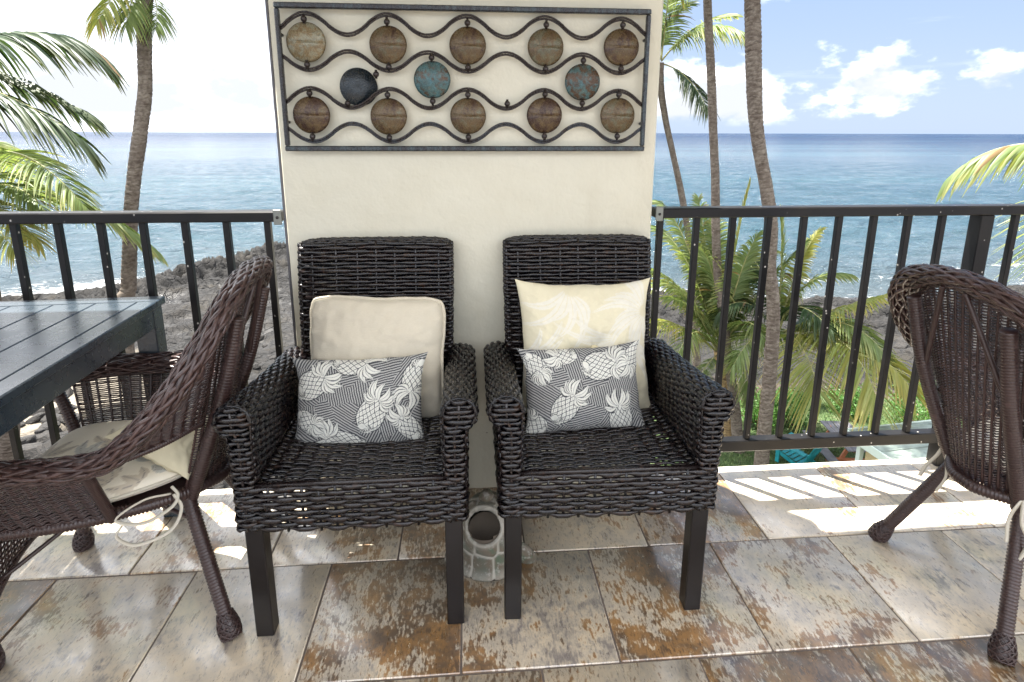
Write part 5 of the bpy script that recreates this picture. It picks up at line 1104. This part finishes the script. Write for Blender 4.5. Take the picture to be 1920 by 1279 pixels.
# ------------------------------------------------------------------ shrubs
def m_shrub(): return m_leaf('shrub_leaf', (0.055, 0.14, 0.03), (0.11, 0.22, 0.05), (0.14, 0.24, 0.06), 0.3)
M_SHRUB = m_shrub()
def shrub(label, x, y, r, h, n, seed):
    g = ground_under(x, y); e = tag(empty('shrub', (x, y, g)), label, 'shrub', 'shrubs around the lawn'); q = np.random.default_rng(seed)
    cl = q.normal(0, 1, (26, 3)); cl /= np.linalg.norm(cl, axis=1)[:, None]; cl = cl*q.uniform(0.55, 1.0, (26, 1))*np.array([r, r, h*0.5])+np.array([0, 0, h*0.5]); cl[:, 2] = np.maximum(cl[:, 2], 0.1)
    c = cl[q.integers(0, 26, n)]+q.normal(0, 0.17*r, (n, 3)); c[:, 2] = np.abs(c[:, 2]); d = q.normal(0, 1, (n, 3))+np.array([0, 0, 0.6]); d /= np.linalg.norm(d, axis=1)[:, None]; w_ = np.cross(d, q.normal(0, 1, (n, 3))); w_ /= np.linalg.norm(w_, axis=1)[:, None]
    l = q.uniform(0.06, 0.11, (n, 1)); V = np.stack([c, c+d*l*0.5+w_*l*0.24, c+d*l, c+d*l*0.5-w_*l*0.24], 1).reshape(-1, 3)
    m = MB(); m.add(V, np.arange(4*n).reshape(-1, 4), col=np.zeros((4*n, 3))); f = m.build('foliage', M_SHRUB, e, smooth=False, kind='stuff')
    m = MB()
    for j in range(9): m.tube(spline([(0, 0, -0.1), tuple(cl[j]*0.5), tuple(cl[j])], 8), 0.014, 5)
    m.build('stems', simple('shrub_stem', (0.12, 0.08, 0.05), 0.9) if 'shrub_stem' not in bpy.data.materials else bpy.data.materials['shrub_stem'], e)
def gp(px, py, z=-7.0): d = fw+rt*(px-PCX)/FPX+up*(PCY-py)/FPX; return EYE+d*(z-EYE[2])/d[2]
for lab, px, py, r_, h_, s_ in (('small bright shrub in the gap between the two bare palm trunks', 1425, 800, 0.55, 1.0, 1), ('leafy shrub just right of the foot of the thick bare trunk', 1484, 800, 0.62, 1.15, 2), ('broad bright green shrub on the lawn edge next to the wide railing post', 1735, 800, 0.95, 1.25, 3), ('dark green low shrub under the yellow fronds', 1600, 775, 0.7, 0.75, 5)):
    q = gp(px, py); shrub(lab, q[0], q[1], r_, h_, 2600, s_)

# ------------------------------------------------------------------ adirondack chair
M_TEAL_P = simple('teal_paint', (0.015, 0.24, 0.27), 0.45, vary=0.2)
def adirondack():
    q = gp(1497, 876); e = tag(empty('adirondack_chair', (q[0], q[1], ground_under(q[0], q[1])+0.035), (0, 0, R(28))), 'teal wooden adirondack chair standing on the lawn', 'chair')
    def P(name, lo, hi, mat=None): b = MB(); b.box(lo, hi, bev=0.006, mat=mat); b.build(name, M_TEAL_P, e, smooth=False)
    for s in (-1, 1):
        P('leg', (s*0.30-0.02, 0.36, 0), (s*0.30+0.02, 0.46, 0.55)); P('arm', (s*0.335-0.07, -0.32, 0.555), (s*0.335+0.07, 0.52, 0.58))
        P('rear_leg', (s*0.27-0.018, -0.52, -0.05), (s*0.27+0.018, 0.50, 0.05), Matrix.Translation((0, 0, 0.18)) @ Matrix.Rotation(R(14), 4, 'X'))
    for j in range(6): P('seat_slat', (-0.27, -0.18+j*0.105, 0.225+j*0.024), (0.27, -0.085+j*0.105, 0.245+j*0.024))
    for j in range(5):
        x = (j-2)*0.108; h = 0.86-0.05*(j-2)**2; P('back_slat', (x-0.05, -0.01, 0), (x+0.05, 0.012, h), Matrix.Translation((0, -0.20, 0.19)) @ Matrix.Rotation(R(24), 4, 'X'))
    P('back_brace', (-0.30, -0.36, 0.50), (0.30, -0.33, 0.56))
adirondack()
# ------------------------------------------------------------------ picnic table
def picnic():
    q = gp(1572, 862); e = tag(empty('picnic_table', (q[0]+0.05, q[1]-0.15, ground_under(q[0], q[1])+0.03), (0, 0, R(-8))), 'picnic table with grey boards and rust red legs on the lawn', 'table')
    mg = simple('grey_board', (0.13, 0.125, 0.13), 0.6, vary=0.25); mr = simple('rust_wood', (0.34, 0.12, 0.055), 0.6, vary=0.2)
    def P(name, lo, hi, m_, mat=None): b = MB(); b.box(lo, hi, bev=0.005, mat=mat); b.build(name, m_, e, smooth=False)
    for j in range(5): P('board', (-0.36+j*0.148, -0.75, 0.72), (-0.222+j*0.148, 0.75, 0.755), mg)
    for s in (-1, 1):
        P('bench_board', (s*0.66-0.13, -0.75, 0.42), (s*0.66+0.13, 0.75, 0.455), mg)
        P('cross_beam', (-0.75, s*0.52-0.03, 0.33), (0.75, s*0.52+0.03, 0.415), mr)
        for t_ in (-1, 1): P('leg', (-0.045, -0.03, -0.02), (0.045, 0.03, 0.82), mr, Matrix.Translation((t_*0.52, s*0.46, 0)) @ Matrix.Rotation(R(-25*t_), 4, 'Y'))
picnic()
# ------------------------------------------------------------------ low pavilion
def pavilion():
    m_roof = simple('roof_sheet', (0.21, 0.25, 0.22), 0.6, vary=0.25); m_wall = simple('clapboard_paint', (0.42, 0.34, 0.18), 0.7, vary=0.1); m_trim = simple('trim_paint', (0.50, 0.58, 0.52), 0.6)
    c = np.array([gp(1588, 806, -4.7), gp(1655, 799, -4.7), gp(1752, 866, -4.7), gp(1668, 873, -4.7)]); o = c.mean(0)
    ax = c[1]-c[0]; ang = math.atan2(ax[1], ax[0]); W = np.linalg.norm(c[1]-c[0])*1.0; Lg = 3.2
    e = tag(empty('garden_pavilion', (c[0][0], c[0][1], -7.05), (0, 0, ang)), 'small garden pavilion with a flat pale green roof and yellow clapboard wall', 'building')
    def P(name, lo, hi, m_, bev=0.006): b = MB(); b.box(lo, hi, bev=bev); return b.build(name, m_, e, smooth=False)
    ro = P('roof', (0, -Lg, 2.30), (W+1.6, 0, 2.35), m_roof); 
    for j in range(9): b = MB(); b.box((0.03, -Lg+0.05+j*0.38, 2.3505), (W+1.57, -Lg+0.075+j*0.38, 2.368)); b.build('seam', m_roof, ro, smooth=False)
    P('fascia', (-0.03, -Lg, 2.20), (-0.001, 0, 2.37), m_trim); P('fascia', (-0.03, 0.001, 2.20), (W+1.6, 0.03, 2.37), m_trim)
    P('corner_post', (0.10, -0.30, 0), (0.20, -0.20, 2.298), m_trim); P('corner_post', (0.10, -Lg+0.1, 0), (0.20, -Lg+0.2, 2.298), m_trim)
    wl = P('wall', (0.22, -Lg+0.2, 0), (W+1.4, -0.32, 2.295), m_wall)
    for j in range(20): b = MB(); b.box((0.195, -Lg+0.22, 0.02+j*0.113), (0.2185, -0.34, 0.125+j*0.113), bev=0.004); b.build('clapboard', m_wall, e, smooth=False)
pavilion()
# ------------------------------------------------------------------ loose lava rocks
def m_rock(name, a, b):
    k = NT(name); p = k.coord('Object'); n = k.noise(p, 4, 6, 0.7); k.set(base=k.mix(k.range(n, 0.35, 0.65), a, b), rough=0.85, normal=k.bump(n, 0.9, 0.08)); return k.m
M_LAVA = m_rock('lava_rock', (0.008, 0.0075, 0.007), (0.034, 0.030, 0.026))
def rock_mesh(seed):
    u = np.linspace(0, 2*math.pi, 25); v = np.linspace(0.01, math.pi-0.01, 15); U, V = np.meshgrid(u, v, indexing='ij'); Um = np.where(U > 2*math.pi-1e-6, 0, U)
    n = np.stack([np.sin(V)*np.cos(Um), np.sin(V)*np.sin(Um), np.cos(V)], -1); q = np.random.default_rng(seed); r = np.full(U.shape, 1.0)
    for _ in range(14):
        a = q.normal(0, 1, 3); a /= np.linalg.norm(a); r = np.minimum(r, q.uniform(0.62, 0.92)/np.maximum(n@a, 0.05))
    r = r+0.10*(fbm(n[..., 0]*3+seed, n[..., 1]*3+n[..., 2]*2, 4, seed)-0.5); m = MB(); m.grid(n*r[..., None], flip=True); return m.mesh('lava_rock', M_LAVA, False)
RM = [rock_mesh(s) for s in range(6)]
def rock(px, py, size, lab, grp, k_=0):
    q = gp(px, py, -8.6)
    for _ in range(6): q = gp(px, py, ground_under(q[0], q[1]))
    o = bpy.data.objects.new('lava_rock', RM[k_ % 6]); COL.objects.link(o); o.location = (q[0], q[1], ground_under(q[0], q[1])+size*0.12)
    o.scale = (size*rng.uniform(0.8, 1.25), size*rng.uniform(0.75, 1.1), size*rng.uniform(0.5, 0.75)); o.rotation_euler = (rng.normal(0, 0.2), rng.normal(0, 0.2), rng.uniform(0, 6.28))
    tag(o, lab, 'rock', grp)
G1, G2, G3, G4 = 'rocks in the tide pool', 'rocks on the sand', 'boulders under the railing', 'rocks beyond the palms'
ROCKS = [(476, 690, .34, 'largest dark rock of the tide pool, between the barrel chair and the pillar', G1)]
ROCKS += [(a, b_, s_, 'small dark rock in the tide pool around the largest rock there', G1) for a, b_, s_ in ((490, 640, .22), (497, 651, .16), (465, 655, .12), (505, 668, .13), (486, 672, .12), (452, 700, .14), (515, 690, .16))]
ROCKS += [(110, 745, .5, 'largest dark rock on the sand, beside the arm of the chair at the table', G2)]
ROCKS += [(a, b_, s_, 'dark lava rock lying on the pale sand below the table', G2) for a, b_, s_ in ((65, 790, .32), (90, 805, .34), (52, 832, .36), (82, 825, .30), (70, 775, .22), (100, 790, .40), (40, 770, .16), (120, 770, .34), (36, 800, .2), (60, 850, .4), (20, 835, .3), (45, 745, .14), (8, 808, .26), (135, 790, .4), (75, 812, .2))]
ROCKS += [(a, b_, s_, 'black boulder at the foot of the building, seen below the barrel chair back', G3) for a, b_, s_ in ((398, 900, .5), (388, 892, .42), (410, 910, .4), (400, 882, .36), (380, 905, .4), (415, 893, .34), (405, 896, .3))]
ROCKS += [(a, b_, s_, 'dark lava rock at the water beyond the right palms', G4) for a, b_, s_ in ((1700, 640, .5), (1690, 655, .45), (1712, 668, .4), (1730, 700, .35), (1555, 592, .6), (1570, 585, .7), (1540, 600, .5))]
for i, q_ in enumerate(ROCKS): rock(*q_, k_=i)
